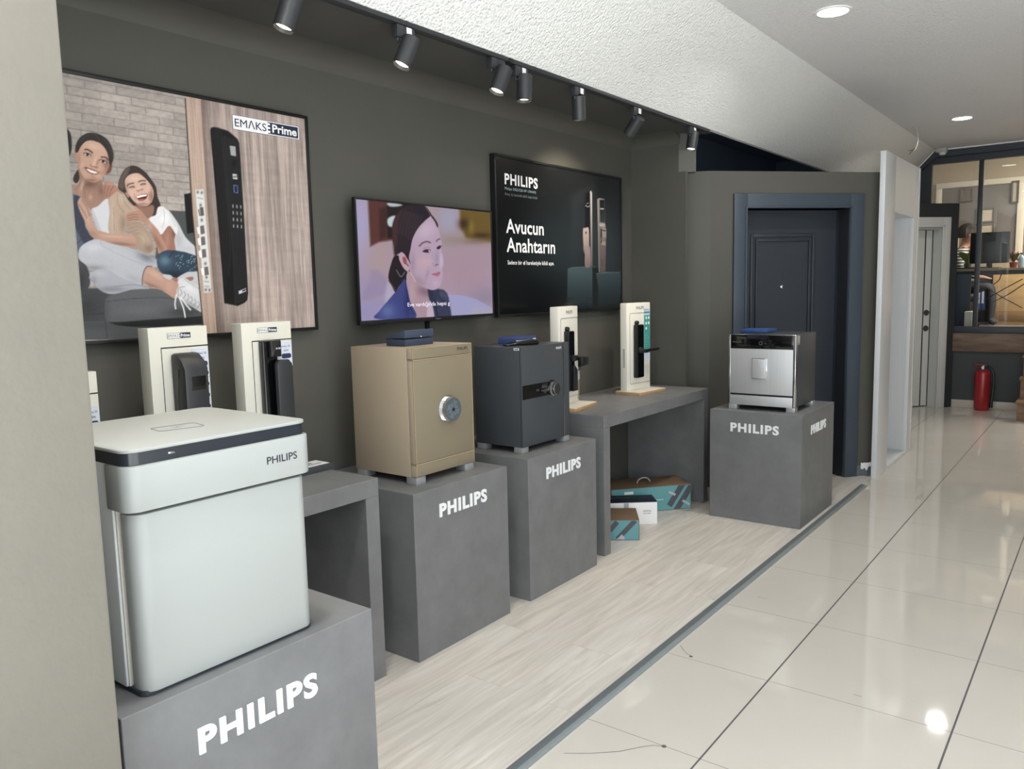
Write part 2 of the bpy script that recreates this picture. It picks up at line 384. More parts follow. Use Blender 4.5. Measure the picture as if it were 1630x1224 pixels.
# far office front
fw_ = MB()
fw_.box(-1.3, .45, Y_FAR, Y_FAR+.1, 0, .65)
struct('wall_far', fw_, M_KNEE)
struct('wall_far_side', MB().box(.45, .62, Y_FAR-.0, Y_FAR+.1, 0, 3.0).box(1.7, RIGHT_X, Y_FAR, Y_FAR+.1, 0, 3.0).box(.62, 1.7, Y_FAR, Y_FAR+.1, 2.95, 3.0), M_KNEE)
struct('baseboard_far', MB().box(-.52, .17, Y_FAR-.014, Y_FAR, 0, .088, b=.003), mat('cream_stone_skirting', (200, 192, 180), .35, noise=(8, .06)))
struct('trim_2', MB().box(-1.0, .17, Y_FAR-.03, Y_FAR, .645, .85, b=.004), mat('weathered_oak_board', (112, 92, 76), .55, noise=(1.2, .42), stretch=(2.5, 1, 16)))
w1 = MB()
w1.box(-1.0, .45, Y_FAR-.02, Y_FAR+.06, .85, .925, b=.004)
w1.box(-1.5, RIGHT_X, Y_FAR-.02, Y_FAR+.06, 2.755, 2.9)
w1.box(-1.5, -.81, Y_FAR-.02, Y_FAR+.06, .85, 2.755)
w1.box(-.345, -.30, Y_FAR-.02, Y_FAR+.06, .925, 2.755, b=.004).box(.40, .45, Y_FAR-.02, Y_FAR+.06, .925, 2.755)
w1.box(XF, RIGHT_X, Y_FAR-.1, Y_FAR-.02, 2.82, ZT)
w1.prism([(XS-.2, 2.245), (XF, 2.82), (XF, ZT), (XS-.2, ZC-.204)], 'y', Y_FAR-.1, Y_FAR-.02)
win = struct('window_1', w1, M_DARKFRAME)
P2('pane', MB().box(-.81, -.345, Y_FAR+.015, Y_FAR+.021, .925, 2.755), M_GLASS, win)
P2('pane', MB().box(-.30, .40, Y_FAR+.015, Y_FAR+.021, .925, 2.755), M_GLASS, win)
wl = MB().box(XF, RIGHT_X, Y_FAR-.108, Y_FAR-.1, ZT-.012, ZT+.0)
wl.prism([(XS, ZC-.012), (XF, ZT-.012), (XF, ZT), (XS, ZC)], 'y', Y_FAR-.108, Y_FAR-.1)
struct('trim_3', wl, M_PRINTW)
# ---- slate blue security door
M_DOOR = mat('slate_blue_door_lacquer', (48, 54, 63), .42); M_DTRIM = mat('slate_blue_trim_lacquer', (62, 72, 84), .42)
DD = .15
d1 = struct('door_1', MB().box(.27, 1.075, DD, DD+.05, .012, 1.98, M=M1), M_DOOR)
cs = MB()
for a, b, z0, z1 in ((.17, .27, 0, 2.082), (1.075, 1.187, 0, 2.082)): cs.box(a, b, -.022, 0, z0+LAM, z1, b=.004, M=M1)
cs.box(.27, 1.075, -.022, 0, 1.98, 2.082, b=.004, M=M1)
cs.box(.255, .268, -.03, -.02, 0.01, 1.995, b=.003, M=M1).box(1.077, 1.09, -.03, -.02, 0.01, 1.995, b=.003, M=M1).box(.255, 1.09, -.03, -.02, 1.982, 1.995, b=.003, M=M1)
P2('door_casing', cs, M_DTRIM, d1, 'lighter slate blue casing')
jb = MB().box(.255, .27, 0, DD+.05, 0, 1.98, M=M1).box(1.075, 1.09, 0, DD+.05, 0, 1.98, M=M1).box(.255, 1.09, 0, DD+.05, 1.98, 1.995, M=M1)
P2('door_jamb', jb, M_DOOR, d1)
def frame_ring(mb, x0, x1, z0, z1, w, y0, y1, M, b=.006):
    mb.box(x0, x0+w, y0, y1, z0, z1, b=b, M=M).box(x1-w, x1, y0, y1, z0, z1, b=b, M=M).box(x0+w*.5, x1-w*.5, y0, y1, z1-w, z1, b=b, M=M).box(x0+w*.5, x1-w*.5, y0, y1, z0, z0+w, b=b, M=M)
ml = MB()
for z0, z1 in ((.95, 1.815), (.16, .82)):
    frame_ring(ml, .385, .905, z0, z1, .026, DD-.012, DD+.004, M1); frame_ring(ml, .425, .865, z0+.04, z1-.04, .016, DD-.016, DD+.004, M1, .004)
P2('door_moulding', ml, M_DOOR, d1)
pp = M1 @ Vector((.64, DD, 1.43)); nd = M1.to_3x3() @ Vector((0, -1, 0))
P2('peephole', MB().lathe([(.0, .012), (.006, .012), (.013, .008), (.013, 0)], pp, nd, n=20), M_CHROME, d1, 'small chrome door viewer')
# ---- white flush door beyond it
M_WD = mat('white_door_lacquer', (214, 216, 212), .4)
fp = MB().box(-.12, 0, 0, .16, 0, 2.3, M=M2).box(-.95, -.12, 0, .16, 2.03, 2.3, M=M2).box(-.95, -.88, 0, .16, 0, 2.03, M=M2)
struct('wall_partition_far', fp, mat('black_grey_paint', (48, 52, 53), .6))
d2 = struct('door_2', MB().box(-.30, -.215, .14, .18, .01, 2.015, M=M2).box(-.88, -.308, .14, .18, .01, 2.015, M=M2), M_WD)
cs = MB().box(-.21, -.112, -.025, 0, 0, 2.148, b=.005, M=M2).box(-.98, -.21, -.025, 0, 2.045, 2.148, b=.005, M=M2).box(-.225, -.2, -.034, -.02, 0, 2.06, b=.004, M=M2).box(-.98, -.2, -.034, -.02, 2.035, 2.06, b=.004, M=M2)
P2('door_casing', cs, M_WD, d2)
P2('door_jamb', MB().box(-.21, -.195, 0, .18, 0, 2.03, M=M2).box(-.9, -.21, 0, .18, 2.02, 2.035, M=M2), M_WD, d2)
P2('door_seal', MB().box(-.308, -.300, .132, .16, .01, 2.015, M=M2).box(-.215, -.21, .132, .16, .01, 2.015, M=M2), M_BLACK, d2, 'black rubber edge seal')
for z in (1.085, .905):
    c = M2 @ Vector((-.258, .14, z)); P2('lock_cylinder', MB().lathe([(0, .012), (.018, .012), (.03, .01), (.034, 0)], c, nd, n=20), mat('aged_bronze', (92, 92, 88), .35, .8), d2, 'round dark lock cylinder')
# ---- stairs
M_STEP = mat('oak_step', (126, 98, 74), .5, noise=(1.5, .25), stretch=(3, 2, 14))
for i, (y, z) in enumerate(((7.33, .205), (7.6, .42), (7.83, .64), (8.05, .85))):
    mb = MB().box(.185, 1.6, y+.015, 8.24, (0 if i == 0 else (.205, .42, .64)[i-1]), z-.03).box(.17, 1.6, y, 8.24 if i == 3 else y+.3, z-.03, z, b=.006)
    if i == 0: stt = struct('stairs', mb, M_STEP)
    else: P2('step', mb, M_STEP, stt)

# ================================================================== FITTINGS
def downlight(x, y, label):
    t = thing('ceiling_downlight', label, 'ceiling light', (x, y, ZT), group='recessed ceiling downlights')
    part('trim_ring', MB().lathe([(.078, -.001), (.08, -.006), (.094, -.004), (.096, 0), (.078, 0)], (x, y, ZT), n=40), M_PRINTW, t)
    P2('diffuser', MB().lathe([(0, -.003), (.079, -.003), (.079, -.001), (0, -.001)], (x, y, ZT), n=40), mat('lit_diffuser', (255, 252, 244), .5, emit=9), t, 'glowing white disc')
    lamp('downlight_lamp', 'AREA', (0, 0, -.02), DOWN_W, (1, .97, .92), t, shape='DISK', size=.15, spread=math.radians(150))
downlight(-.352, 2.473, 'nearer round downlight in the white ceiling, cut close to the top edge of view')
downlight(-.40, -1.28, 'added round downlight, unseen, above the shop entrance beside the beige column')  # added lamp outside the view, brightens the near floor and ceiling
downlight(1.6, -1.28, 'added round downlight, unseen, above the shop entrance, second row')  # also an added lamp, lifts the floor near the entrance
downlight(-.258, 6.22, 'farther round downlight, above the glass office front')

XT = -1.222
tk = thing('track_rail', 'long black lighting track under the edge of the sloped white ceiling', 'light track', (XT, .6, ZC))
for y0, y1 in ((-1.54, .712), (.716, 2.84)): part('rail', MB().box(XT-.018, XT+.018, y0, y1, ZC-.017, ZC, b=.002), M_TRACK, tk)
P2('rail_joint', MB().box(XT-.02, XT+.02, .70, .728, ZC-.019, ZC), M_BLACK, tk)
M_LENSON = mat('lit_lens', (255, 240, 214), .3, emit=6); M_LENSOFF = mat('lamp_reflector', (150, 148, 142), .2, .8)
def spot(y, dirv, lit, sticker, label, top, w=1.0, ang=52):
    t = thing('track_spotlight', label, 'spotlight', (XT, y, ZC-.017), group='black cylinder spotlights on the track')
    zt = ZC-.017
    part('adapter', MB().box(XT-.014, XT+.014, y-.045, y+.045, zt-.034, zt, b=.003).box(XT-.016, XT+.016, y-.05, y-.018, zt-.046, zt-.001, b=.003), M_TRACK, t)
    if sticker: P2('label', MB().box(XT+.0142, XT+.015, y+.0, y+.027, zt-.031, zt-.004), M_PRINTW, t, 'small white rating sticker')
    d = Vector(dirv).normalized(); top = Vector((top[0], y+.004, top[1])); r = .034
    part('stem', MB().tube([(XT, y-.032, zt-.04), (XT, y-.032, zt-.06), top+d*.018-YP*.03, top+d*.03-YP*.01], .006), M_TRACK, t)
    part('lamp_head', MB().lathe([(0, 0), (r-.003, 0), (r, .003), (r, .112), (r-.002, .1125), (r-.003, .104), (r-.006, .098), (0, .098)], top, d, n=28), M_TRACK, t)
    P2('lens', MB().lathe([(0, .099), (r-.0065, .099), (r-.0065, .1005), (0, .1005)], top, d, n=24), M_LENSON if lit else M_LENSOFF, t, 'glowing lamp' if lit else 'unlit reflector')
    if lit:
        l = lamp('spot_lamp', 'SPOT', Vector((0, 0, 0)), SPOT_W*w, (1, .86, .66), t, spot_size=math.radians(ang), spot_blend=.7, shadow_soft_size=.02)
        l.location = BASE[t.name] @ (top+d*.118); l.rotation_euler = d.to_track_quat('-Z', 'Y').to_euler()
    return t
spot(-1.06, (.42, -.14, -1), True, True, 'added unseen spotlight brightening the white safe, first on the track', (-1.2, 2.39), 2.0, 60)  # added lamp outside the view, brightens the top of the safe
spot(-.446, (-.15, -.32, -1), True, False, 'spotlight cut by the top edge, above the family advert, nearest on the track', (-1.205, 2.402), .5)
spot(.075, (-.2, -.42, -1), True, True, 'tilted spotlight on the track between the family advert and the television', (-1.184, 2.384), .5)
spot(.633, (-.18, -.40, -1), True, False, 'tilted spotlight with bare adapter, close beside the straight one with a white sticker', (-1.178, 2.389), .5)
spot(.80, (0, -.05, -1), True, True, 'straight-down glowing spotlight, right of the close pair on the track', (-1.2, 2.396), 1.2)
spot(1.282, (-.04, .1, -1), True, True, 'straight-down spotlight with no glow showing, above the dark lock advert', (-1.222, 2.392), 1.0)
spot(1.88, (-.85, .1, -.95), True, True, 'strongly tilted spotlight pointing at the wall, second from the far track end', (-1.204, 2.382), 1.5, 100)
spot(2.602, (-.05, -.22, -1), True, True, 'glowing spotlight at the far end of the track beside the dark void', (-1.213, 2.402), 1.3)

# junction box and loose cable
jbx = at_y(1500, 240, Y_FAR-.11)
t = thing('junction_box', 'small grey white sensor box on the dark header at the ceiling corner', 'sensor', (jbx.x, Y_FAR-.1, jbx.z))
part('housing', MB().box(jbx.x-.055, jbx.x+.055, Y_FAR-.19, Y_FAR-.1, jbx.z-.025, jbx.z+.042, b=.006), mat('grey_white_plastic', (176, 178, 174), .5), t)
P2('sensor_lens', MB().lathe([(0, -.03), (.03, -.026), (.04, 0), (0, 0)], (jbx.x+.01, Y_FAR-.15, jbx.z-.025), n=18), M_WHITEPL, t)
cb = MB().tube(smooth([at_y(*q, 6.3) for q in ((1455, 199), (1460, 209), (1461, 222), (1459, 233), (1455, 240))]), .006)
t = tag(link('hanging_cable', cb, mat('grey_cable', (186, 186, 182), .6)), 'loose grey white cable hanging from the ceiling fold above the white door frame', 'cable')
P2('bare_wire', MB().tube(smooth([at_y(*q, 6.3) for q in ((1456, 236), (1451, 241), (1447, 246))]), .004).tube([at_y(1453, 239, 6.3), at_y(1446, 240, 6.3)], .003), mat('dark_wire', (80, 78, 74), .6), t, 'frayed dark wire ends')

# ================================================================== DISPLAY FURNITURE
def plinth(x0, x1, y0, y1, z, label, faces):
    t = thing('display_plinth', label, 'plinth', ((x0+x1)/2, (y0+y1)/2, LAM), group='grey display plinths with white lettering')
    part('body', MB().box(x0, x1, y0, y1, LAM, z, b=.0015, seg=1), M_CEMENT, t)
    for o, r in faces: P2('lettering', glyphs('PHILIPS', o, r, ZP, .298, .056, bold=.037, ext=.004, space=1.18), M_LETTER, t, 'raised white lettering')
    return t
plinth(-1.09, -.47, -1.51, -.888, .68, 'nearest grey plinth, carrying the white safe, lettering largest of all', [((-.47, -1.363, .536), YP)])
plinth(-1.757, -1.157, -.035, .555, .68, 'grey plinth under the gold beige safe', [((-1.157, .108, .556), YP)])
plinth(-1.757, -1.157, .712, 1.308, .68, 'grey plinth under the charcoal dial safe', [((-1.157, .856, .558), YP)])
plinth(-1.042, -.475, 2.49, 3.142, .686, 'grey plinth under the small silver safe, lettered on two sides', [((-.908, 2.49, .556), XP), ((-.475, 2.66, .548), YP)])
def table(y0, y1, label):
    t = thing('display_table', label, 'table', (-1.475, (y0+y1)/2, LAM), group='grey bridge shaped display tables')
    x0, x1, z = XW+.003, -1.19, .774
    part('tabletop', MB().box(x0, x1, y0, y1, z-.067, z, b=.0015, seg=1), M_CEMENT, t)
    for a, b in ((y0, y0+.064), (y1-.064, y1)): part('leg', MB().box(x0, x1, a, b, LAM, z-.067, b=.0015, seg=1), M_CEMENT, t)
    return t
table(-1.54, -.181, 'grey bridge table behind the white safe, carrying lock stands with blue info cards')
table(1.446, 2.80, 'grey bridge table at the far wall with cartons underneath')
# ================================================================== SAFES
M_WS = mat('pearl_white_enamel', (158, 162, 160), .42); M_WSB = mat('silver_white_enamel', (196, 200, 200), .35)
t = thing('white_safe', 'large white safe with a dark top band, standing on the nearest plinth', 'safe', (-.70, -1.24, .68))
def rr_prism(mb, x0, x1, y0, y1, z0, z1, rad, corners='front', b=0):
    pts = []
    def arc(cx, cy, a0_, a1_):
        for k in range(9): a = math.radians(a0_+(a1_-a0_)*k/8); pts.append((cx+rad*math.cos(a), cy+rad*math.sin(a)))
    arc(x1-rad, y0+rad, -90, 0); arc(x1-rad, y1-rad, 0, 90)
    if corners == 'all': arc(x0+rad, y1-rad, 90, 180); arc(x0+rad, y0+rad, 180, 270)
    else: pts.extend([(x0, y1), (x0, y0)])
    mb.prism(pts, 'z', z0, z1, b=b); return mb
part('body', MB().box(-.90, -.56, -1.452, -1.032, .69, 1.143, b=.004), M_WSB, t)
part('top_panel', rr_prism(MB(), -.905, -.494, -1.455, -1.028, 1.163, 1.1705, .03, 'all', b=.003), M_WS, t)
P2('control_band', rr_prism(MB(), -.90, -.497, -1.452, -1.031, 1.139, 1.163, .028), mat('smoked_band', (38, 43, 50), .25), t, 'dark gloss control band')
part('drawer', rr_prism(MB(), -.57, -.488, -1.457, -1.026, 1.05, 1.139, .03, b=.004), M_WS, t)
dr = part('door', rr_prism(MB(), -.548, -.5, -1.444, -1.036, .688, 1.043, .03, b=.003), M_WS, t)
P2('hinge_strip', MB().box(-.56, -.556, -1.447, -1.034, .69, 1.048).box(-.556, -.548, -1.438, -1.04, .69, 1.046), mat('cream_seal', (208, 205, 196), .5), t)
P2('base', rr_prism(MB(), -.895, -.507, -1.447, -1.034, .681, .692, .02), M_DARKFRAME, t, 'dark recessed foot')
P2('lettering', glyphs('PHILIPS', (-.488, -1.15, 1.0885), YP, ZP, .079, .0165, bold=.008), M_PRINTDK, t, 'small dark lettering')
P2('charging_port', MB().box(-.4975, -.4955, -1.366, -1.352, 1.150, 1.154, b=.0006), M_CHROME, t, 'tiny silver port')
zz = 1.1712
oc = [at_z(*q, zz) for q in ((238, 682), (255, 686.5), (327, 677.5), (309, 672.5))]
lp = []
for i in range(4):
    a, b, c = oc[i-1], oc[i], oc[(i+1) % 4]; lp += [b.lerp(a, .12), b.lerp(a, .03).lerp(c, .03), b.lerp(c, .12)]
P2('touch_outline', MB().tube([p+ZP*.0 for p in lp]+[lp[0]], .0006, n=5), mat('grey_print', (120, 124, 126), .5), t, 'fine grey outline')
cc = (oc[0]+oc[2])/2
P2('touch_mark', decal(cc-YP*.012-XP*.006, YP, -XP, [(0, .016, 0, .003), (.012, .026, -.007, -.004), (.010, .016, -.006, .002)]), mat('grey_print', (120, 124, 126), .5), t, 'small grey symbol')

M_GOLD = mat('champagne_gold_lacquer', (178, 163, 141), .45, .08); M_GOLDF = mat('brushed_gold_front', (137, 127, 107), .45, .12); M_GOLDE = mat('gold_edge_highlight', (206, 184, 150), .3, .5)
t = thing('gold_safe', 'tall beige gold safe with a round ribbed knob', 'safe', (-1.42, .257, .68))
y0, y1 = .077, .438
part('body', MB().box(-1.602, -1.278, y0, y1, .71, 1.231, b=.003), M_GOLD, t)
for nm, z0, z1 in (('top_strip', 1.187, 1.231), ('door', .766, 1.181), ('bottom_strip', .713, .76)):
    q = part(nm, MB().box(-1.277, -1.2462, y0+.001, y1-.001, z0, z1, b=.0012), M_GOLD, t); P2('face_plate', MB().box(-1.2463, -1.245, y0+.002, y1-.002, z0+.001, z1-.001, b=.0004), M_GOLDF, q, 'darker brushed gold face')
ed = MB()
for z in (1.1835, .763): ed.box(-1.274, -1.2445, y0, y1, z-.002, z+.002)
for y in (y0, y1-.003): ed.box(-1.2465, -1.2435, y, y+.003, .713, 1.231)
ed.box(-1.2465, -1.2435, y0, y1, 1.228, 1.2315)
P2('edge_trim_highlight', ed, M_GOLDE, t, 'pale edge trim with bevel highlights in its colour')  # highlights caught by the bevels, put in as pale strips
kc = Vector((-1.244, .273, .967))
kb = MB(); nr = 64; pr = []
for k in range(nr*2):
    a = math.pi*k/nr; r = .050 if k % 2 else .0465; pr.append((kc.y+r*math.cos(a), kc.z+r*math.sin(a)))
kb.prism(pr, 'x', kc.x+.004, kc.x+.032)
kn = P2('knob', kb, M_CHROME, t, 'ribbed chrome knob')
P2('knob_ring', MB().lathe([(.0, 0), (.056, 0), (.056, .004), (.0, .004)], kc, XP, n=48), mat('bright_chrome', (236, 236, 232), .08, 1), kn)
M_KF = mat('knob_face_steel', (92, 104, 112), .35, .3); sg = MB()
for k in range(8):
    a, b = math.pi*k/4+.02, math.pi*(k+1)/4-.02; w = [kc+Vector((.034+.001*(k % 2), .006*math.cos((a+b)/2), .006*math.sin((a+b)/2)))]
    for j in range(7): u = a+(b-a)*j/6; w.append(kc+Vector((.033, .048*math.cos(u), .048*math.sin(u))))
    sg.add(w, [(0, j, j+1) for j in range(1, 7)])
P2('knob_face', MB().lathe([(.0, .032), (.048, .032), (.049, .0335), (.0, .0335)], kc, XP, n=48), M_KF, kn, 'steel blue face')
P2('knob_sector', sg, mat('knob_sector_steel', (112, 124, 132), .3, .3), kn); P2('knob_hole', MB().lathe([(0, .0352), (.007, .0352), (.007, .033), (0, .033)], kc, XP, n=20), M_BLACK, kn, 'black centre')
P2('lettering', glyphs('PHILIPS', (-1.2447, .346, 1.2045), YP, ZP, .066, .0135, bold=.012, off=.0003), M_PRINTDK, t, 'small dark lettering')
def feet(t, x0, x1, y0, y1, z0, z1, s=.055):
    for x in (x0, x1-s):
        for y in (y0, y1-s): P2('foot', MB().box(x, x+s, y, y+s, z0, z1, b=.0015), mat('satin_chrome', (186, 188, 190), .34, .55), t, 'short chrome foot')
feet(t, -1.598, -1.249, y0+.002, y1-.002, .68, .711)

M_CHAR = mat('charcoal_powder_coat', (64, 68, 72), .42); y0, y1 = .795, 1.203
t = thing('charcoal_safe', 'charcoal safe with a small dial on a black glass strip', 'safe', (-1.39, 1.0, .68))
part('body', MB().box(-1.53, -1.256, y0, y1, .709, 1.184, b=.002), M_CHAR, t)
part('door', MB().box(-1.2555, -1.245, y0, 1.146, .709, 1.184, b=.0015), M_CHAR, t)
part('side_stile', MB().box(-1.2555, -1.247, 1.152, y1, .709, 1.184, b=.0015), M_CHAR, t)
P2('chrome_line', MB().box(-1.2555, -1.244, 1.1465, 1.1515, .709, 1.184), M_CHROME, t, 'thin chrome line')
P2('glass_strip', MB().box(-1.246, -1.2435, .800, 1.045, .937, 1.003), M_BLACKGLOSS, t, 'black glass strip')
kc = Vector((-1.243, 1.035, .967))
kn = P2('dial', MB().lathe([(0, .036), (.026, .036), (.029, .034), (.029, .022), (.036, .018), (.036, .010), (.030, .009), (.030, .004), (.042, .003), (.042, 0)], kc, XP, n=40), mat('smoked_chrome', (150, 152, 154), .16, 1), t, 'chrome combination dial')
P2('dial_knob', MB().tube([kc+Vector((.004, -.085, -.002)), kc+Vector((.022, -.085, -.002))], .009, n=16).tube([kc+Vector((.012, -.085, 0)), kc+Vector((.012, -.04, 0))], .006, n=12), mat('smoked_chrome', (150, 152, 154), .16, 1), t, 'small chrome spindle')
P2('lettering', glyphs('PHILIPS', (-1.245, 1.086, 1.1555), YP, ZP, .046, .0115, bold=.02), M_LETTER, t, 'tiny white lettering')
P2('sticker', decal((-1.287, y0, 1.170), XP, ZP, [(0, .032, 0, .011)]), M_PRINTW, t, 'white side sticker')
P2('sticker_print', decal((-1.285, y0-.0006, 1.1725), XP, ZP, [(0.002, .026, .001, .0055)]), M_NAVY, t)
feet(t, -1.526, -1.25, y0+.002, y1-.002, .68, .71, .05)

t = thing('silver_safe', 'small brushed silver safe with a black top band, near the slate blue door', 'safe', (-.745, 2.75, .686))
x0, x1, yf, yb = -.95, -.54, 2.556, 2.955
part('body', MB().box(x0+.004, x1-.004, yf+.03, yb, .716, 1.149, b=.003), M_CHAR, t)
part('door', MB().box(x0+.012, x1-.016, yf, yf+.03, .787, 1.063, b=.001), M_STEEL, t)
P2('control_band', MB().box(x0+.012, x1-.016, yf+.0005, yf+.03, 1.0635, 1.146, b=.001), M_BLACKGLOSS, t, 'black glass control band')
fr = MB().box(x0, x0+.011, yf-.002, yf+.032, .716, 1.149, b=.002).box(x1-.015, x1, yf-.002, yf+.032, .716, 1.149, b=.002).box(x0, x1, yf-.001, yf+.032, 1.1465, 1.1515, b=.001)
P2('front_frame', fr, M_CHROME, t, 'polished front frame')
part('bottom_strip', MB().box(x0+.012, x1-.016, yf, yf+.03, .716, .776, b=.001), M_STEEL, t)
P2('shadow_gap', MB().box(x0+.012, x1-.016, yf+.012, yf+.028, .776, .787), M_BLACK, t)
hd = P2('handle', MB().box(-.795, -.712, yf-.022, yf, .885, 1.003, b=.004), M_STEEL, t, 'square brushed handle')
P2('handle_rim', MB().box(-.799, -.708, yf-.012, yf-.0005, .881, 1.007, b=.003), M_CHROME, hd)
bo = Vector((x0+.02, yf, 1.1))
P2('lettering', glyphs('PHILIPS', (-.925, yf+.0005, 1.098), XP, ZP, .055, .010, bold=.01), mat('dim_grey_print', (84, 88, 94), .4), t, 'dim grey lettering')
dv = MB().lathe([(.008, .0012), (.011, .0012), (.011, 0), (.008, 0)], (-.752, yf, 1.098), (0, -1, 0), n=24).lathe([(0, .001), (.003, .001), (.003, 0)], (-.722, yf, 1.097), (0, -1, 0), n=12)
P2('camera_eye', dv, mat('dim_grey_print', (84, 88, 94), .4), t)
P2('sticker', decal((x1-.004, yf+.035, 1.09), YP, ZP, [(0, .045, 0, .055)]), mat('grey_label', (170, 172, 170), .5), t, 'pale side label')
P2('sticker_print', decal((x1-.0035, yf+.04, 1.094), YP, ZP, [(0, .03, .0, .004)]), M_PRINTDK, t)
feet(t, x0+.001, x1-.001, yf, yb-.002, .686, .717, .052)
# ================================================================== SMALL THINGS ON THE SAFES
M_BLUEBOX = mat('slate_blue_card', (58, 68, 88), .5); M_BLUE2 = mat('royal_blue_card', (52, 84, 140), .45); M_BLUE3 = mat('deep_blue_card', (60, 76, 124), .45)
z = 1.2315
t = thing('gift_box', 'slate blue box with its lid ajar on top of the gold safe', 'box', (-1.41, .24, z))
part('box_base', MB().box(-1.462, -1.352, .150, .316, z, z+.028, b=.001), M_BLUEBOX, t)
part('lid', MB().prism([(-1.464, z+.031), (-1.349, z+.033), (-1.352, z+.066), (-1.463, z+.038)], 'y', .148, .318, b=.0012), M_BLUEBOX, t)
P2('clasp', MB().prism([(.236, z+.034), (.246, z+.034), (.241, z+.04)], 'x', -1.3495, -1.3485), M_PRINTW, t, 'tiny pale emblem')
z = 1.1845
t = thing('flat_box', 'flat royal blue box lying behind the black handset on the charcoal safe', 'box', (-1.462, 1.045, z), math.radians(14))
mb = MB(); mb.local = True; mb.box(-.06, .075, -.085, .09, 0, .034, b=.0015); part('carton', mb, M_BLUE3, t)
mb = MB(); mb.local = True; mb.box(.0752, .0757, .045, .085, .008, .022); P2('label', mb, M_PRINTW, t, 'small pale end label')
t = thing('handset', 'black handset with a silver top edge on the charcoal safe', 'remote control', (-1.335, .915, z), math.radians(62))
mb = MB(); mb.local = True; mb.prism([(-.085, 0), (.085, 0), (.092, .012), (.078, .026), (0, .024), (-.085, .008)], 'y', -.022, .022, b=.004); part('case', mb, M_BLACKGLOSS, t)
mb = MB(); mb.local = True; mb.prism([(-.03, .0215), (.05, .0262), (.05, .0285), (-.03, .0235)], 'y', -.014, .014, b=.0008); P2('trim', mb, M_CHROME, t, 'silver top edge')
z = 1.1515
t = thing('flat_box', 'thin blue box lying on top of the silver safe', 'box', (-.85, 2.79, z))
part('carton', MB().box(-.935, -.765, 2.70, 2.88, z, z+.021, b=.001), M_BLUE2, t)
t = thing('sample_block', 'low dark block with a printed card, on the table right behind the white safe', 'block', (-1.5, -.24, .774))
part('block', MB().box(-1.56, -1.45, -.33, -.165, .774, .796, b=.001), mat('dark_grey_block', (62, 66, 72), .5), t)
P2('card', MB().box(-1.555, -1.47, -.325, -.172, .7962, .797), M_PRINTW, t, 'white printed card')
P2('card_print', decal((-1.55, -.31, .7971), YP, -XP, [(.0, .03, -.06, -.02), (.04, .09, -.035, -.025), (.04, .12, -.055, -.048)], off=.0004), M_PRINTDK, t)
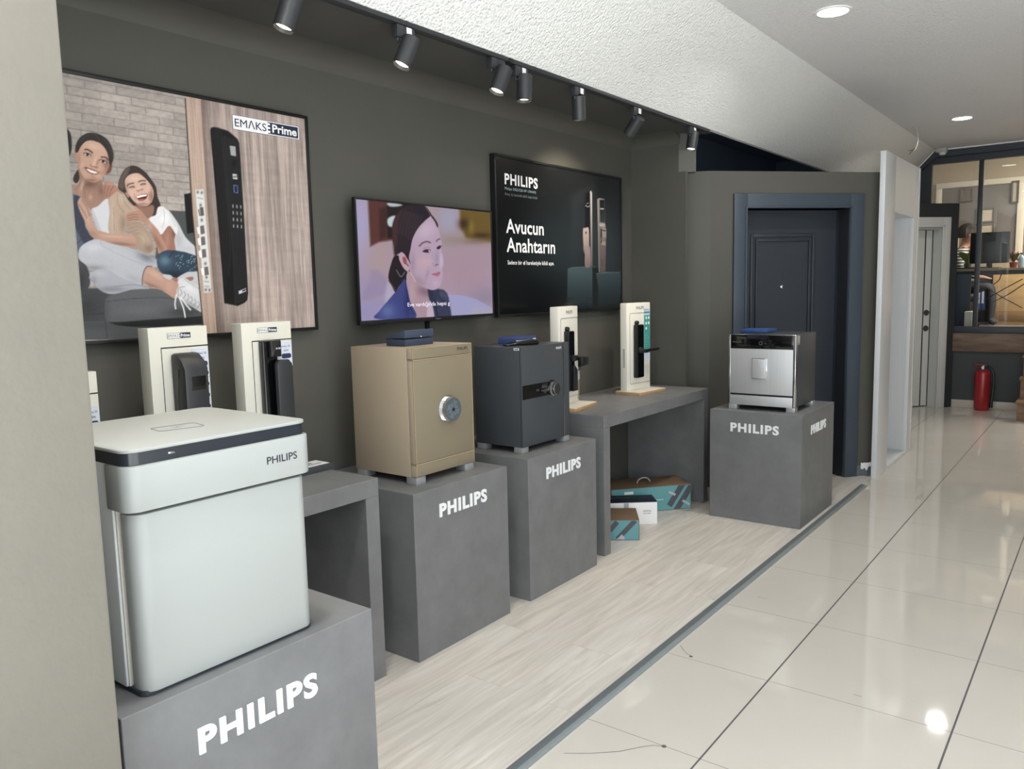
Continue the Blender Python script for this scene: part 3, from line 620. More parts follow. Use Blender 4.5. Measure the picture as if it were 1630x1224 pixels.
# ================================================================== CARTONS
M_KRAFT = mat('brown_kraft_card', (122, 98, 74), .75, noise=(6, .06)); M_TEAL = mat('teal_print', (96, 154, 160), .5)
M_GREYPR = mat('slate_grey_print', (78, 78, 84), .45); M_SILVPR = mat('silver_print', (176, 178, 182), .4)
def carton(br, ang, L, h, dep, label, name, style):
    t = thing(name, label, 'box', (br[0], br[1], LAM), math.radians(ang), group='cartons under the bridge table')
    def lm(): m_ = MB(); m_.local = True; return m_
    part('carton', lm().box(-L, 0, 0, dep, 0, h, b=.001), M_KRAFT if style != 'w' else M_PRINTW, t)
    O = Vector((-L, -.0006, 0))
    if style in ('t', 's'): 
        m_ = lm().box(-L+.004, -.004, -.0008, .001, .004, h-.004); P2('front_print', m_, M_TEAL, t, 'teal printed front')
        m_ = lm(); m_.keepn = True
        def lock(cx, cz, ln, w, a, lever, M_):
            u = Vector((math.cos(a), 0, math.sin(a))); v = Vector((-math.sin(a), 0, math.cos(a))); c = Vector((cx, -.0012, cz))
            b_ = lm(); pts = [c-u*ln-v*w, c+u*ln-v*w, c+u*ln+v*w, c-u*ln+v*w]
            # keep the picture on the printed face
            z0, z1 = .005, h-.005; b_.add(clipz(pts, z0, z1), [tuple(range(len(clipz(pts, z0, z1))))]); P2('printed_lock', b_, M_, t, 'picture of a grey lock')
            if lever:
                b_ = lm(); c2 = c+Vector((lever[0], -.0004, lever[1])); w2 = Vector((lever[2], 0, lever[3])); n2 = Vector((-lever[3], 0, lever[2])).normalized()*.008
                b_.add([c2-n2, c2+w2-n2, c2+w2+n2, c2+n2], [(0, 1, 2, 3)]); P2('printed_handle', b_, M_SILVPR, t, 'picture of a silver lever')
        if style == 't':
            lock(-.105, .10, .085, .020, math.radians(56), (-.005, 0, -.045, .022), M_GREYPR); lock(-.055, .07, .10, .020, math.radians(56), (-.005, -.012, .05, -.030), M_GREYPR)
            P2('front_text', glyphs('e control', Vector((-.24, -.0012, .075)), XP, ZP, .055, .010, bold=.01), M_PRINTW, t) if False else None
            g = glyphs('control', Vector((-.245, -.001, .072)), XP, ZP, .05, .009, bold=.012); g.local = True; P2('front_text', g, M_PRINTW, t, 'white printed wording')
            m_ = lm().box(-.46, -.40, -.0014, -.0008, h-.04, h-.022); P2('label', m_, M_PRINTW, t, 'white barcode label')
            m_ = lm().tube(smooth([(-.33, .115, h), (-.315, .12, h+.022), (-.28, .125, h+.032), (-.245, .13, h+.022), (-.232, .132, h)]), .004); P2('carry_handle', m_, M_SILVPR, t, 'pale plastic carry handle')
        else:
            lock(-.075, .062, .075, .014, math.radians(47), None, M_GREYPR); lock(-.155, .075, .045, .014, math.radians(50), None, M_GREYPR)
            m_ = lm(); m_.add([Vector(p) for p in ((-.13, -.0018, .006), (-.085, -.0018, .006), (-.085, -.0018, .018), (-.10, -.0018, .036))], [(0, 1, 2, 3)]); P2('printed_handle', m_, M_SILVPR, t, 'picture of a silver lever')
    else:
        m_ = lm().box(-L-.001, .001, .0-.001, dep+.001, h-.002, h+.001, b=.0008); P2('top_print', m_, mat('ink_navy_card', (36, 44, 56), .5), t, 'ink navy top')
        m_ = lm().box(-.205, -.175, -.0012, -.0006, h-.045, h-.004); P2('printed_bar', m_, M_SILVPR, t)
        g = glyphs('DIGITAL', Vector((-.085, -.0006, .078)), XP, ZP, .05, .010, bold=.005); g.local = True; P2('front_text', g, M_GREYPR, t, 'grey printed wording')
        g = glyphs('door lock', Vector((-.085, -.0006, .065)), XP, ZP, .045, .008); g.local = True; P2('front_text', g, M_GREYPR, t, 'grey printed wording')
        g = glyphs('smart lock collection', Vector((-.27, .10, h+.001)), XP, YP, .12, .012, bold=.01); g.local = True; P2('top_text', g, M_SILVPR, t, 'pale printed wording')
    return t
def clipz(pts, z0, z1):
    for zc, sgn in ((z0, 1), (z1, -1)):
        out = []
        for i in range(len(pts)):
            a, b = pts[i-1], pts[i]; da, db = sgn*(a.z-zc), sgn*(b.z-zc)
            if (da >= 0) != (db >= 0): out.append(a.lerp(b, da/(da-db)))
            if db >= 0: out.append(b)
        pts = out
    return pts
carton((-1.206, 2.574), 49.5, .55, .165, .245, 'large brown and teal carton with a carry handle under the far table', 'lock_carton', 't')
carton((-1.233, 2.145), 38.8, .34, .139, .165, 'white carton with an ink navy top, between the two teal cartons', 'lock_carton', 'w')
carton((-1.169, 1.797), 33.1, .30, .121, .25, 'small brown and teal carton nearest the table leg, in front of the white one', 'lock_carton', 's')
# ================================================================== LOCK DISPLAY STANDS
M_TEALCARD = mat('teal_card', (58, 150, 142), .5); M_WOODEDGE = mat('light_oak_edge', (190, 152, 108), .55, noise=(3, .2), stretch=(8, 8, 60)); M_MARBLE = mat('white_worn_laminate', (214, 208, 196), .5, noise=(14, .1))
M_GUN = mat('gunmetal', (70, 72, 74), .3, .85); M_CARD = mat('pale_blue_card', (206, 212, 226), .5)
def L_(): m_ = MB(); m_.local = True; return m_
def rrect(y0, y1, z0, z1, r, n=6):
    pts = []
    for cy, cz, a0_ in ((y1-r, z0+r, -90), (y1-r, z1-r, 0), (y0+r, z1-r, 90), (y0+r, z0+r, 180)):
        for k in range(n+1): a = math.radians(a0_+90*k/n); pts.append((cy+r*math.cos(a), cz+r*math.sin(a)))
    return pts
def outline(mb, y0, y1, z0, z1, r, x, rad=.0012):
    p = rrect(y0, y1, z0, z1, r); mb.tube([(x, a, b) for a, b in p]+[(x, *p[0])], rad, n=5); return mb
def gl(*a, **k): g = glyphs(*a, **k); g.local = True; return g
def dl(*a, **k): g = decal(*a, **k); g.local = True; return g
def philips_stand(loc, rz, label, lever):
    t = thing('lock_stand', label, 'lock display', loc, rz, group='white lock display stands')
    bz = .018; W2, HH, TH = .272, .578, .05            # local: x towards the viewer, y along the board
    part('base', L_().box(-.075, .105, -.02, W2+.02, 0, bz, b=.001), M_WOODEDGE, t)
    P2('base_top', L_().box(-.074, .104, -.019, W2+.019, bz, bz+.003), M_MARBLE, t, 'worn white top')
    part('board', L_().prism([(0, bz+.003), (W2, bz+.003), (W2, HH), (0, HH)], 'x', -TH, 0, b=.004), M_WHITEPL, t)
    ol = L_(); outline(ol, .035, W2+.0-.005, .062, .548-.035, .012, .0004); P2('inset_line', ol, mat('thin_grey_line', (120, 116, 108), .6), t, 'fine inset line')
    P2('lettering', gl('PHILIPS', (.0002, .108, .535), YP, ZP, .088, .02, bold=.004, off=.0004), mat('blue_grey_print', (84, 104, 140), .5), t, 'small blue lettering')
    lk = part('lock_body', L_().prism(rrect(.075, .15, .10, .44, .006), 'x', 0, .030, b=.004), M_BLACK, t)
    P2('lock_face', L_().prism(rrect(.082, .148, .105, .435, .004), 'x', .0302, .032), M_BLACKGLOSS, lk, 'black glass face')
    P2('lock_cap', L_().lathe([(0, .02), (.01, .02), (.013, .016), (.013, 0)], (.001, .10, .452), (1, 0, 0), n=18), M_BLACK, t)
    if lever == 'R':
        P2('spindle', L_().lathe([(.02, 0), (.02, .014), (.012, .018), (.012, .055), (0, .055)], (.031, .105, .275), (1, 0, 0), n=24), M_GUN, lk, 'gunmetal spindle')
        P2('lever', L_().prism([(.09, .266), (.25, .272), (.256, .28), (.25, .288), (.09, .286)], 'x', .066, .086, b=.005), M_BLACK, lk, 'black lever handle')
        card = L_().box(.0003, .0012, .195, .268, .20, .54); P2('info_card', card, M_CARD, t, 'white edged card')
        P2('card_panel', L_().box(.0013, .0018, .198, .264, .25, .495), M_TEALCARD, t, 'teal information panel')
        P2('card_title', gl('EasyKey', (.0013, .20, .525), YP, ZP, .055, .010, bold=.01), M_TEALCARD, t); P2('card_title', L_().box(.0013, .0018, .198, .262, .507, .519), M_TEALCARD, t)
        dots = [(.013+.03*(k % 2), .228-.034*(k//2), .0095) for k in range(5)]; P2('card_symbol', dl((.0018, .208, .25), YP, ZP, dots, off=.0006), M_PRINTW, t, 'white round symbols')
        P2('card_lines', dl((.0018, .204, .25), YP, ZP, [(0, .05-.01*(k % 3), .012+.014*k, .0145+.014*k) for k in range(9)], off=.0005), mat('pale_teal_print', (132, 196, 190), .5), t)
        P2('side_slot', L_().box(-.03, -.015, -.0006, .001, .17, .29), mat('grey_label', (170, 172, 170), .5), t, 'grey latch plate')
    else:
        P2('spindle', L_().prism([(.10, .27), (.168, .27), (.168, .30), (.10, .305)], 'x', .03, .048, b=.004), M_GUN, lk, 'gunmetal neck')
        P2('lever', L_().prism([(.155, .235), (.255, .240), (.258, .285), (.16, .292)], 'x', .046, .075, b=.006), M_BLACK, lk, 'black lever handle')
        P2('key_tag', L_().prism([(.165, .15), (.20, .16), (.20, .225), (.17, .22)], 'x', .036, .04, b=.001), M_SILVPR, t, 'pale key tag')
        P2('key_ring', L_().tube([(.05, .18, .25), (.05, .183, .225), (.038, .183, .21)], .004), M_GUN, t); P2('cord', L_().tube([(.038, .19, .16), (.036, .192, .08), (.03, .192, .05)], .003), mat('beige_cord', (150, 140, 120), .7), t, 'beige hanging cord')
        P2('key_holder', L_().prism([(.10, .10), (.165, .10), (.16, .22), (.12, .25)], 'x', .03, .046, b=.004), M_BLACK, t, 'black hanging fob')
    return t
philips_stand((-1.502, 2.262, .774), math.radians(-5), 'white stand with a black lever lock and teal card, far end of the table', 'R')
philips_stand((-1.497, 1.482, .774), math.radians(9), 'white stand half hidden behind the charcoal safe, with hanging key tags', 'L')
def wedge_lock(t, y0, y1, z0, z1, kind):
    if kind == 'push':
        pr_ = [(0, z0), (.075, z0), (.078, z1-.05), (.06, z1-.022), (.03, z1), (0, z1)]
        lk = part('lock_body', L_().prism([(a, b) for a, b in pr_], 'y', y0, y1, b=.010), mat('charcoal_plastic', (44, 46, 49), .42), t)
        P2('lock_screen', L_().box(.077, .0785, y0+.022, y1-.014, z1-.12, z1-.075, b=.001), M_BLACKGLOSS, lk, 'black screen')
        P2('finger_pad', L_().prism(rrect(y0+.03, y1-.022, z1-.235, z1-.205, .004), 'x', .0755, .0775), M_GUN, lk)
        P2('side_scoop', L_().prism([(.012, z0+.02), (.03, z0+.02), (.034, z1-.13), (.05, z1-.05), (.02, z1-.06)], 'y', y0-.001, y0+.004), M_BLACKGLOSS, lk)
    else:
        lk = part('lock_body', L_().prism(rrect(y0-.01, y1-.025, z0, z1+.01, .008), 'x', 0, .028, b=.005), M_BLACKGLOSS, t)
        P2('camera_block', L_().prism(rrect(y0+.012, y1-.02, z1-.05, z1+.01, .004), 'x', .028, .046, b=.004), M_BLACK, lk)
        P2('camera_light', dl((.0462, y0+.032, z1-.022), YP, ZP, [(0, .008, 0, .005), (.011, .02, 0, .006)], off=.0004), M_SILVPR, lk)
        P2('pull_handle', L_().prism([(y0+.02, z0), (y1+.012, z0), (y1+.012, z1-.085), (y1-.002, z1-.06), (y0+.03, z1-.06), (y0+.02, z1-.075)], 'x', .045, .066, b=.006), mat('charcoal_plastic', (44, 46, 49), .42), lk, 'charcoal pull handle')
def emaks_logo(t, o, w, h, r=YP, x=.0004):
    o = Vector(o)
    P2('logo_plate', dl(o, r, ZP, [(0, w, 0, h)], off=x), mat('navy_ink', (34, 38, 62), .5), t, 'navy logo plate'); e = h*.06
    P2('logo_plate', dl(o, r, ZP, [(e, w*.505, e, h-e), (w*.505, w*.55, e, h*.24), (w*.505, w*.55, h*.42, h*.6), (w*.505, w*.55, h*.8, h-e)], off=x*2), M_PRINTW, t, 'white logo field')
    P2('logo_text', gl('EMΛKS', o+r*(w*.03)+ZP*(h*.24), r, ZP, w*.45, h*.56, bold=0, off=x*3), mat('navy_ink', (34, 38, 62), .5), t, 'navy lettering')
    P2('logo_text', gl('Prime', o+r*(w*.575)+ZP*(h*.2), r, ZP, w*.38, h*.6, bold=.02, off=x*3), M_PRINTW, t, 'bold white lettering')
def emaks_stand(loc, rz, label, kind, W2=.212, HH=.581):
    t = thing('lock_stand', label, 'lock display', loc, rz, group='white lock display stands'); TH = .058
    part('board', L_().box(-TH, 0, 0, W2, 0, HH, b=.0015), mat('ivory_lacquered_board', (214, 213, 202), .42), t)
    g = L_(); g.box(-.001, .0005, .04, W2, HH-.068, HH-.064).box(-.001, .0005, .04, .0425, 0, HH-.064); P2('recess_groove', g, M_SLOT, t, 'dark recess line')
    if kind: 
        emaks_logo(t, (.0003, .065, HH-.037), .084, .018)
        wedge_lock(t, .07 if kind == 'push' else .075, .158 if kind == 'push' else .152, .09, HH-.085 if kind == 'push' else HH-.075, kind)
        cy = .148
        P2('info_card', L_().box(.0003, .0010, cy, W2-.003, .10, HH-.075), M_CARD, t, 'pale blue information card')
    else:
        cy = W2-.048; P2('info_card', L_().box(.0003, .0010, cy, W2-.003, .10, HH-.105), M_CARD, t, 'pale blue information card')
    top = HH-(.075 if kind else .105); cw = W2-.003-cy
    P2('card_title', gl('Galaxy 20', (.0010, cy+cw*.2, top-.022), YP, ZP, cw*.7, .009, bold=.004, off=.0004), M_PRINTDK, t); P2('card_title', gl('ultra', (.0010, cy+cw*.42, top-.036), YP, ZP, cw*.35, .009, bold=.004, off=.0004), M_PRINTDK, t)
    pl = L_(); pl.keepn = True; p = rrect(cy+cw*.25, cy+cw*.95, top-.062, top-.044, .008); pl.add([(.0014, a, b) for a, b in p], [tuple(range(len(p)))]); P2('card_badge', pl, M_NAVY, t, 'navy badge')
    P2('card_symbol', dl((.0010, cy, 0), YP, ZP, [(cw*(.42+.42*(k % 2)), top-.085-.038*(k//2), .0085) for k in range(8)], off=.0005), M_NAVY, t, 'round navy symbols')
    P2('card_lines', dl((.0010, cy, 0), YP, ZP, [(cw*.3, cw*(.95-.15*(k % 3)), top-.245-.018*k, top-.2435-.018*k) for k in range(8 if kind else 4)]+[(cw*(.3+.42*(k % 2)), cw*(.54+.42*(k % 2)), top-.1005-.038*(k//2), top-.0985-.038*(k//2)) for k in range(8)], off=.0005), mat('grey_ink', (120, 124, 138), .5), t)
    return t
emaks_stand((-1.5, -.850, .774), math.radians(2), 'white lock stand with a bulky charcoal push lock, below the family in the advert', 'push')
emaks_stand((-1.5, -.510, .774), 0, 'white lock stand with a black camera lock and pull handle, nearer the television', 'pull')
emaks_stand((-1.5, -1.225, .774), 0, 'lower white lock stand mostly hidden behind the beige column', None, W2=.205, HH=.461)
# ================================================================== WHITE DOOR FRAME DISPLAY AND BOARD BEHIND IT
M_WF = mat('white_grained_laminate', (212, 215, 218), .35, noise=(1.2, .03), stretch=(60, 60, 1))
t = thing('door_frame_display', 'tall white door frame display with an open doorway, standing at the platform end', 'door frame', (-.43, 4.66, 0))
X0, X1 = -.447, -.41
part('near_stile', MB().box(X0, X1, 4.055, 4.385, 0, 2.372, b=.001), M_WF, t)
part('far_stile', MB().box(X0, X1, 5.088, 5.225, 0, 2.372, b=.001), M_WF, t)
part('head_board', MB().box(X0, X1, 4.385, 5.088, 1.962, 2.372), M_WF, t)
part('edge_post', MB().box(X0-.02, X1+.004, 5.227, 5.272, 0, 2.372, b=.002), M_WF, t)
part('reveal', MB().box(-.63, X0, 4.365, 4.385, .03, 1.982).box(-.63, X0, 5.088, 5.108, .03, 1.982).box(-.63, X0, 4.385, 5.088, 1.962, 1.982), M_WF, t)
part('threshold', MB().box(-.63, X1, 4.385, 5.088, 0, .03, b=.002), M_WF, t)
part('backing', MB().box(-.66, -.632, 4.2, 5.24, 0, 2.10), M_WF, t)
t = thing('sample_board', 'narrow dark brown board standing behind the far edge of the white door frame', 'board', (-.49, 5.42, 0))
part('board', MB().box(-.52, -.466, 5.30, 5.56, 0, 1.32, b=.002), mat('dark_brown_board', (64, 54, 48), .5), t)
# ================================================================== FIRE EXTINGUISHER
M_RED = mat('fire_red_enamel', (158, 34, 40), .3, coat=.3); ex, ey = -.205, 8.0
t = thing('fire_extinguisher', 'red fire extinguisher standing on the floor below the office window', 'extinguisher', (ex, ey, 0))
part('cylinder', MB().lathe([(0, .0), (.066, .0), (.072, .006), (.072, .02), (.078, .03), (.078, .40), (.073, .425), (.055, .443), (.03, .452), (.02, .456), (0, .456)], (ex, ey, 0), n=40), M_RED, t)
P2('valve', MB().lathe([(.018, .45), (.018, .48), (.024, .482), (.024, .50), (0, .50)], (ex, ey, 0), n=20), M_CHROME, t, 'silver valve')
P2('handle', MB().prism([(.03, .49), (-.06, .505), (-.095, .535), (-.09, .545), (-.055, .52), (.03, .508)], 'y', -.01, .01, M=Matrix.Translation((ex, ey, 0)), b=.002).prism([(.0, .478), (-.085, .488), (-.085, .496), (.0, .49)], 'y', -.008, .008, M=Matrix.Translation((ex, ey, 0)), b=.002), mat('red_lever', (128, 30, 38), .45), t, 'red squeeze lever')
P2('hose', MB().tube(smooth([(ex+.02, ey, .488), (ex+.07, ey-.005, .475), (ex+.105, ey-.01, .40), (ex+.108, ey-.01, .28), (ex+.1, ey-.01, .15), (ex+.096, ey-.01, .04)]), .011, n=10).cyl((ex+.096, ey-.01, .11), (ex+.092, ey-.01, .035), .014, .02, n=14), M_BLACK, t, 'black rubber hose')
P2('gauge', MB().lathe([(0, .012), (.014, .012), (.016, 0)], (ex, ey-.024, .478), (0, -1, 0), n=18), M_PRINTW, t)
# ================================================================== PRINTED PICTURES (painted into the print of each poster and the TV image)
L8 = np.array([lin(i) for i in range(256)])
class Print:
    """a fine grid lying in a wall plane X = const; colours are the ink / pixels of the picture"""
    def __init__(s, X, y0, y1, z0, z1, step, seed=1):
        s.X = X; ny = int((y1-y0)/step)+1; nz = int((z1-z0)/step)+1
        s.ny, s.nz = ny, nz; s.y0, s.y1, s.z0, s.z1 = y0, y1, z0, z1
        Y, Z = np.meshgrid(np.linspace(y0, y1, ny), np.linspace(z0, z1, nz)); s.Y, s.Z = Y, Z
        d = np.stack([np.full_like(Y, X-CAM.x), Y-CAM.y, Z-CAM.z], -1)
        w = d @ np.array(FW); s.px = W/2+F_PX*(d @ np.array(RX))/w; s.py = H/2-F_PX*(d @ np.array(UP))/w
        s.c = np.zeros((nz, ny, 3)); s.rng = np.random.default_rng(seed)
    def noise(s, sy, sz):
        """smooth value noise with cell sizes sy, sz (metres)"""
        ay = int((s.y1-s.y0)/sy)+3; az = int((s.z1-s.z0)/sz)+3; g = s.rng.random((az, ay))
        u = (s.Y-s.y0)/sy; v = (s.Z-s.z0)/sz; i = u.astype(int); j = v.astype(int); fu = u-i; fv = v-j
        fu = fu*fu*(3-2*fu); fv = fv*fv*(3-2*fv)
        return (g[j, i]*(1-fu)+g[j, i+1]*fu)*(1-fv)+(g[j+1, i]*(1-fu)+g[j+1, i+1]*fu)*fv
    def tf(s, fr, pts): ox, oy, k = fr; return np.array([(ox+k*a, oy+k*b) for a, b in pts], float)
    def blend(s, al, col):
        col = np.asarray(col, float); s.c = s.c*(1-al[..., None])+al[..., None]*col
    def cover(s, pts, soft):
        x0, y0 = pts.min(0)-soft*2-1; x1, y1 = pts.max(0)+soft*2+1
        m = (s.px > x0) & (s.px < x1) & (s.py > y0) & (s.py < y1); al = np.zeros(s.px.shape)
        if not m.any(): return al
        qx, qy = s.px[m], s.py[m]; ins = np.zeros(qx.shape, bool); dist = np.full(qx.shape, 1e9); n = len(pts)
        for i in range(n):
            ax, ay = pts[i-1]; bx, by = pts[i]
            if ay != by: ins ^= ((ay > qy) != (by > qy)) & (qx < (bx-ax)*(qy-ay)/(by-ay)+ax)
            ex, ey = bx-ax, by-ay; t = np.clip(((qx-ax)*ex+(qy-ay)*ey)/max(ex*ex+ey*ey, 1e-9), 0, 1)
            dist = np.minimum(dist, (qx-ax-t*ex)**2+(qy-ay-t*ey)**2)
        sd = np.sqrt(dist)*np.where(ins, 1, -1); al[m] = np.clip(.5+sd/(2*soft), 0, 1); return al
    def poly(s, fr, pts, col, soft=.7, curve=True, alpha=1, clip=None, tone=None):
        p = s.tf(fr, pts)
        if curve: p = np.array([(q.x, q.y) for q in smooth([(a, b, 0) for a, b in p], 5, True)])
        al = s.cover(p, soft)*alpha
        if clip is not None: al = al*clip
        if tone is not None:                                   # linear blend between two inks across the shape
            (ax, ay), (bx, by), c2 = tone; a = s.tf(fr, [(ax, ay), (bx, by)]); e = a[1]-a[0]
            t = np.clip(((s.px-a[0, 0])*e[0]+(s.py-a[0, 1])*e[1])/(e @ e), 0, 1)[..., None]
            cc = np.asarray(col, float)*(1-t)+np.asarray(c2, float)*t; s.c = s.c*(1-al[..., None])+al[..., None]*cc
        else: s.blend(al, col)
        return al
    def line(s, fr, pts, w, col, alpha=1, curve=True, clip=None, soft=.6):
        p = s.tf(fr, pts); w = w*fr[2]/2
        if curve and len(p) > 2: p = np.array([(q.x, q.y) for q in smooth([(a, b, 0) for a, b in p], 5)])
        x0, y0 = p.min(0)-w-2; x1, y1 = p.max(0)+w+2
        m = (s.px > x0) & (s.px < x1) & (s.py > y0) & (s.py < y1)
        if not m.any(): return
        qx, qy = s.px[m], s.py[m]; dist = np.full(qx.shape, 1e9)
        for i in range(len(p)-1):
            ax, ay = p[i]; ex, ey = p[i+1]-p[i]; t = np.clip(((qx-ax)*ex+(qy-ay)*ey)/max(ex*ex+ey*ey, 1e-9), 0, 1)
            dist = np.minimum(dist, (qx-ax-t*ex)**2+(qy-ay-t*ey)**2)
        al = np.zeros(s.px.shape); al[m] = np.clip(.5+(w-np.sqrt(dist))/(2*soft), 0, 1)*alpha
        if clip is not None: al *= clip
        s.blend(al, col)
    def blob(s, fr, c, rx, ry, col, alpha=1, clip=None, rot=0):
        (x, y), = s.tf(fr, [c]); k = fr[2]; dx, dy = s.px-x, s.py-y; cr, sr = math.cos(rot), math.sin(rot)
        u, v = (dx*cr+dy*sr)/(rx*k), (-dx*sr+dy*cr)/(ry*k); al = np.exp(-(u*u+v*v)*1.4)*alpha
        if clip is not None: al *= clip
        s.blend(al, col)
    def build(s, name, m, parent, label=None, gain=1.0, sat=1.0, con=1.0):
        nz, ny = s.nz, s.ny; v = np.stack([np.full(s.Y.shape, s.X), s.Y, s.Z], -1).reshape(-1, 3)
        inv = BASE[parent.name]; v = v+np.array(inv.translation)
        i = np.arange(nz*ny).reshape(nz, ny); f = np.stack([i[:-1, :-1], i[:-1, 1:], i[1:, 1:], i[1:, :-1]], -1).reshape(-1, 4)
        me = bpy.data.meshes.new(name); me.vertices.add(len(v)); me.vertices.foreach_set('co', v.ravel())
        me.loops.add(f.size); me.loops.foreach_set('vertex_index', f.ravel().astype(np.int32))
        me.polygons.add(len(f)); me.polygons.foreach_set('loop_start', np.arange(0, f.size, 4, dtype=np.int32)); me.update(calc_edges=True)
        lum = (s.c @ np.array([.3, .59, .11]))[..., None]; c = np.clip(132+(lum+(s.c-lum)*sat-132)*con, 0, 255); lo = c.astype(int); fr = c-lo; cl = L8[lo]*(1-fr)+L8[np.minimum(lo+1, 255)]*fr
        at = me.color_attributes.new('ink', 'FLOAT_COLOR', 'POINT'); at.data.foreach_set('color', np.concatenate([cl*gain, np.ones((nz, ny, 1))], -1).ravel().astype(np.float32))
        me.materials.append(m); o = bpy.data.objects.new(name, me); COL.objects.link(o); o.parent = parent
        if label: o['label'] = label
        return o
def ink_mat(name, rough, coat=0, emit=0):
    m = bpy.data.materials.new(name); m.use_nodes = True; nt = m.node_tree; b = nt.nodes['Principled BSDF']
    a = nt.nodes.new('ShaderNodeVertexColor'); a.layer_name = 'ink'
    if emit:
        b.inputs['Base Color'].default_value = (.01, .01, .012, 1); nt.links.new(a.outputs[0], b.inputs['Emission Color']); b.inputs['Emission Strength'].default_value = emit
    else: nt.links.new(a.outputs[0], b.inputs['Base Color'])
    b.inputs['Roughness'].default_value = rough; b.inputs['Coat Weight'].default_value = coat; b.inputs['Coat Roughness'].default_value = .12; b.inputs['Specular IOR Level'].default_value = .35
    return m
XPOST = -1.735
def panel_frame(t, X, y0, y1, z0, z1, w, mtl, back, depth=.006):
    f = MB(); f.box(back, X+depth, y0, y0+w, z0, z1, b=.0015).box(back, X+depth, y1-w, y1, z0, z1, b=.0015).box(back, X+depth, y0+w, y1-w, z0, z0+w, b=.0015).box(back, X+depth, y0+w, y1-w, z1-w, z1, b=.0015)
    part('frame', f, mtl, t); part('backing', MB().box(back, X-.002, y0+w, y1-w, z0+w, z1-w), mtl, t)
# ---------------------------------------------------------------- family advert
y0, y1, z0, z1 = -1.352, .018, 1.303, 2.176
t = thing('wall_poster', 'big framed advert of a laughing family on a sofa and a black door lock', 'poster', (XW, -.67, z0))
panel_frame(t, XPOST, y0, y1, z0, z1, .013, M_BLACK, XW+.001)
A = Print(XPOST, y0+.013, y1-.013, z0+.013, z1-.013, .0027, 5)
row = .0265; br = .104
r_ = np.floor((A.Z-z0)/row); off = np.where(r_ % 2 == 0, 0, .5)+.13*np.sin(r_*12.9)
u = (A.Y-y0)/br+off; cidx = np.floor(u); fu = u-cidx; fz = (A.Z-z0)/row-r_
hsh = np.abs(np.sin(cidx*12.9898+r_*78.233)*43758.5453) % 1
n1 = A.noise(.012, .008); n2 = A.noise(.06, .05); n3 = A.noise(.3, .3)
base = 158+14*(hsh-.5)+16*(n1-.5)+14*(n2-.5)-10*(n3-.5)  # brick ink toned down for the weaker light on the left side
mort = np.clip(np.maximum(1.3-fz/.15, 1.3-fu/.042), 0, 1)
A.c = np.stack([base, base*.945, base*.905], -1)*(1-.15*mort[..., None])
F0 = (80, 100, .37575); FA = (90, 190, .1227); FB = (100, 300, .14724); FC = (110, 400, .14724); FD = (290, 150, .3103)
# sofa
A.poly(FB, [(1050, 232), (1420, 250), (1490, 760), (1000, 760)], (76, 80, 80), 1, False)
A.poly(FB, [(1310, 62), (1398, 45), (1445, 470), (1345, 490)], (27, 28, 30), .8, False)
A.poly(F0, [(-900, 640), (60, 640), (60, 900), (-900, 900)], (76, 80, 80), 2, False)
A.poly(FC, [(-4000, 380), (1470, 420), (1500, 940), (140, 955), (-4000, 1100)], (74, 77, 79), .8, False)
sb = A.poly(FC, [(-4000, 400), (240, 400), (330, 410), (420, 470), (385, 560), (392, 735), (130, 760), (-4000, 800)], (70, 72, 75), .8)
A.line(FC, [(190, 680), (380, 672)], 6, (44, 46, 48)); A.blob(FC, (200, 600), 160, 160, (52, 54, 57), .7, sb)
A.poly(FC, [(395, 735), (700, 752), (1000, 730), (1450, 690), (1456, 780), (1000, 815), (560, 815), (450, 790)], (38, 40, 42), 1, False)
cu = A.poly(FC, [(392, 540), (420, 495), (560, 440), (850, 402), (1000, 420), (1150, 490), (1445, 600), (1452, 690), (1250, 712), (900, 735), (640, 758), (450, 765), (396, 735)], (92, 94, 98), .8)
A.blob(FC, (800, 640), 330, 70, (104, 106, 109), .7, cu); A.blob(FC, (1250, 660), 220, 70, (62, 64, 67), .9, cu); A.blob(FC, (410, 640), 40, 200, (76, 78, 82), .6, cu)
A.line(FC, [(400, 545), (700, 510), (1000, 500), (1140, 520)], 5, (60, 62, 64))
ba = A.poly(FC, [(120, 765), (390, 755), (520, 800), (800, 832), (1460, 790), (1500, 940), (140, 955)], (84, 87, 89), .8, False)
A.blob(FC, (250, 800), 300, 60, (70, 73, 75), .8, ba); A.line(FC, [(395, 762), (412, 935)], 6, (52, 54, 56))
# father, mostly behind the mother
A.poly(FA, [(-300, 120), (50, 85), (120, 105), (180, 180), (198, 300), (188, 430), (140, 520), (112, 575), (-200, 600)], (44, 43, 44))
A.poly(FA, [(-250, 230), (60, 245), (110, 310), (125, 380), (118, 470), (104, 525), (60, 570), (-200, 560)], (112, 88, 78), 1.2)
A.poly(FB, [(-800, 100), (50, 10), (110, 55), (190, 75), (170, 150), (230, 330), (250, 430), (330, 545), (200, 640), (160, 690), (-800, 760)], (86, 95, 112))
A.poly(FB, [(130, 60), (190, 75), (170, 150), (230, 330), (250, 430), (330, 545), (240, 600), (160, 470), (100, 330)], (58, 64, 80), 1.5)
for q in ([(110, 460), (180, 400), (220, 360)], [(120, 640), (190, 560), (260, 530)], [(95, 350), (150, 290)]): A.line(FB, q, 9, (52, 58, 72), .7)
A.poly(FB, [(-800, 700), (110, 690), (175, 690), (180, 765), (110, 745), (-800, 780)], (84, 94, 116))
dk = A.poly(FB, [(-800, 740), (110, 740), (190, 765), (262, 850), (295, 960), (285, 1060), (210, 1150), (150, 1230), (-800, 1260)], (70, 71, 76))
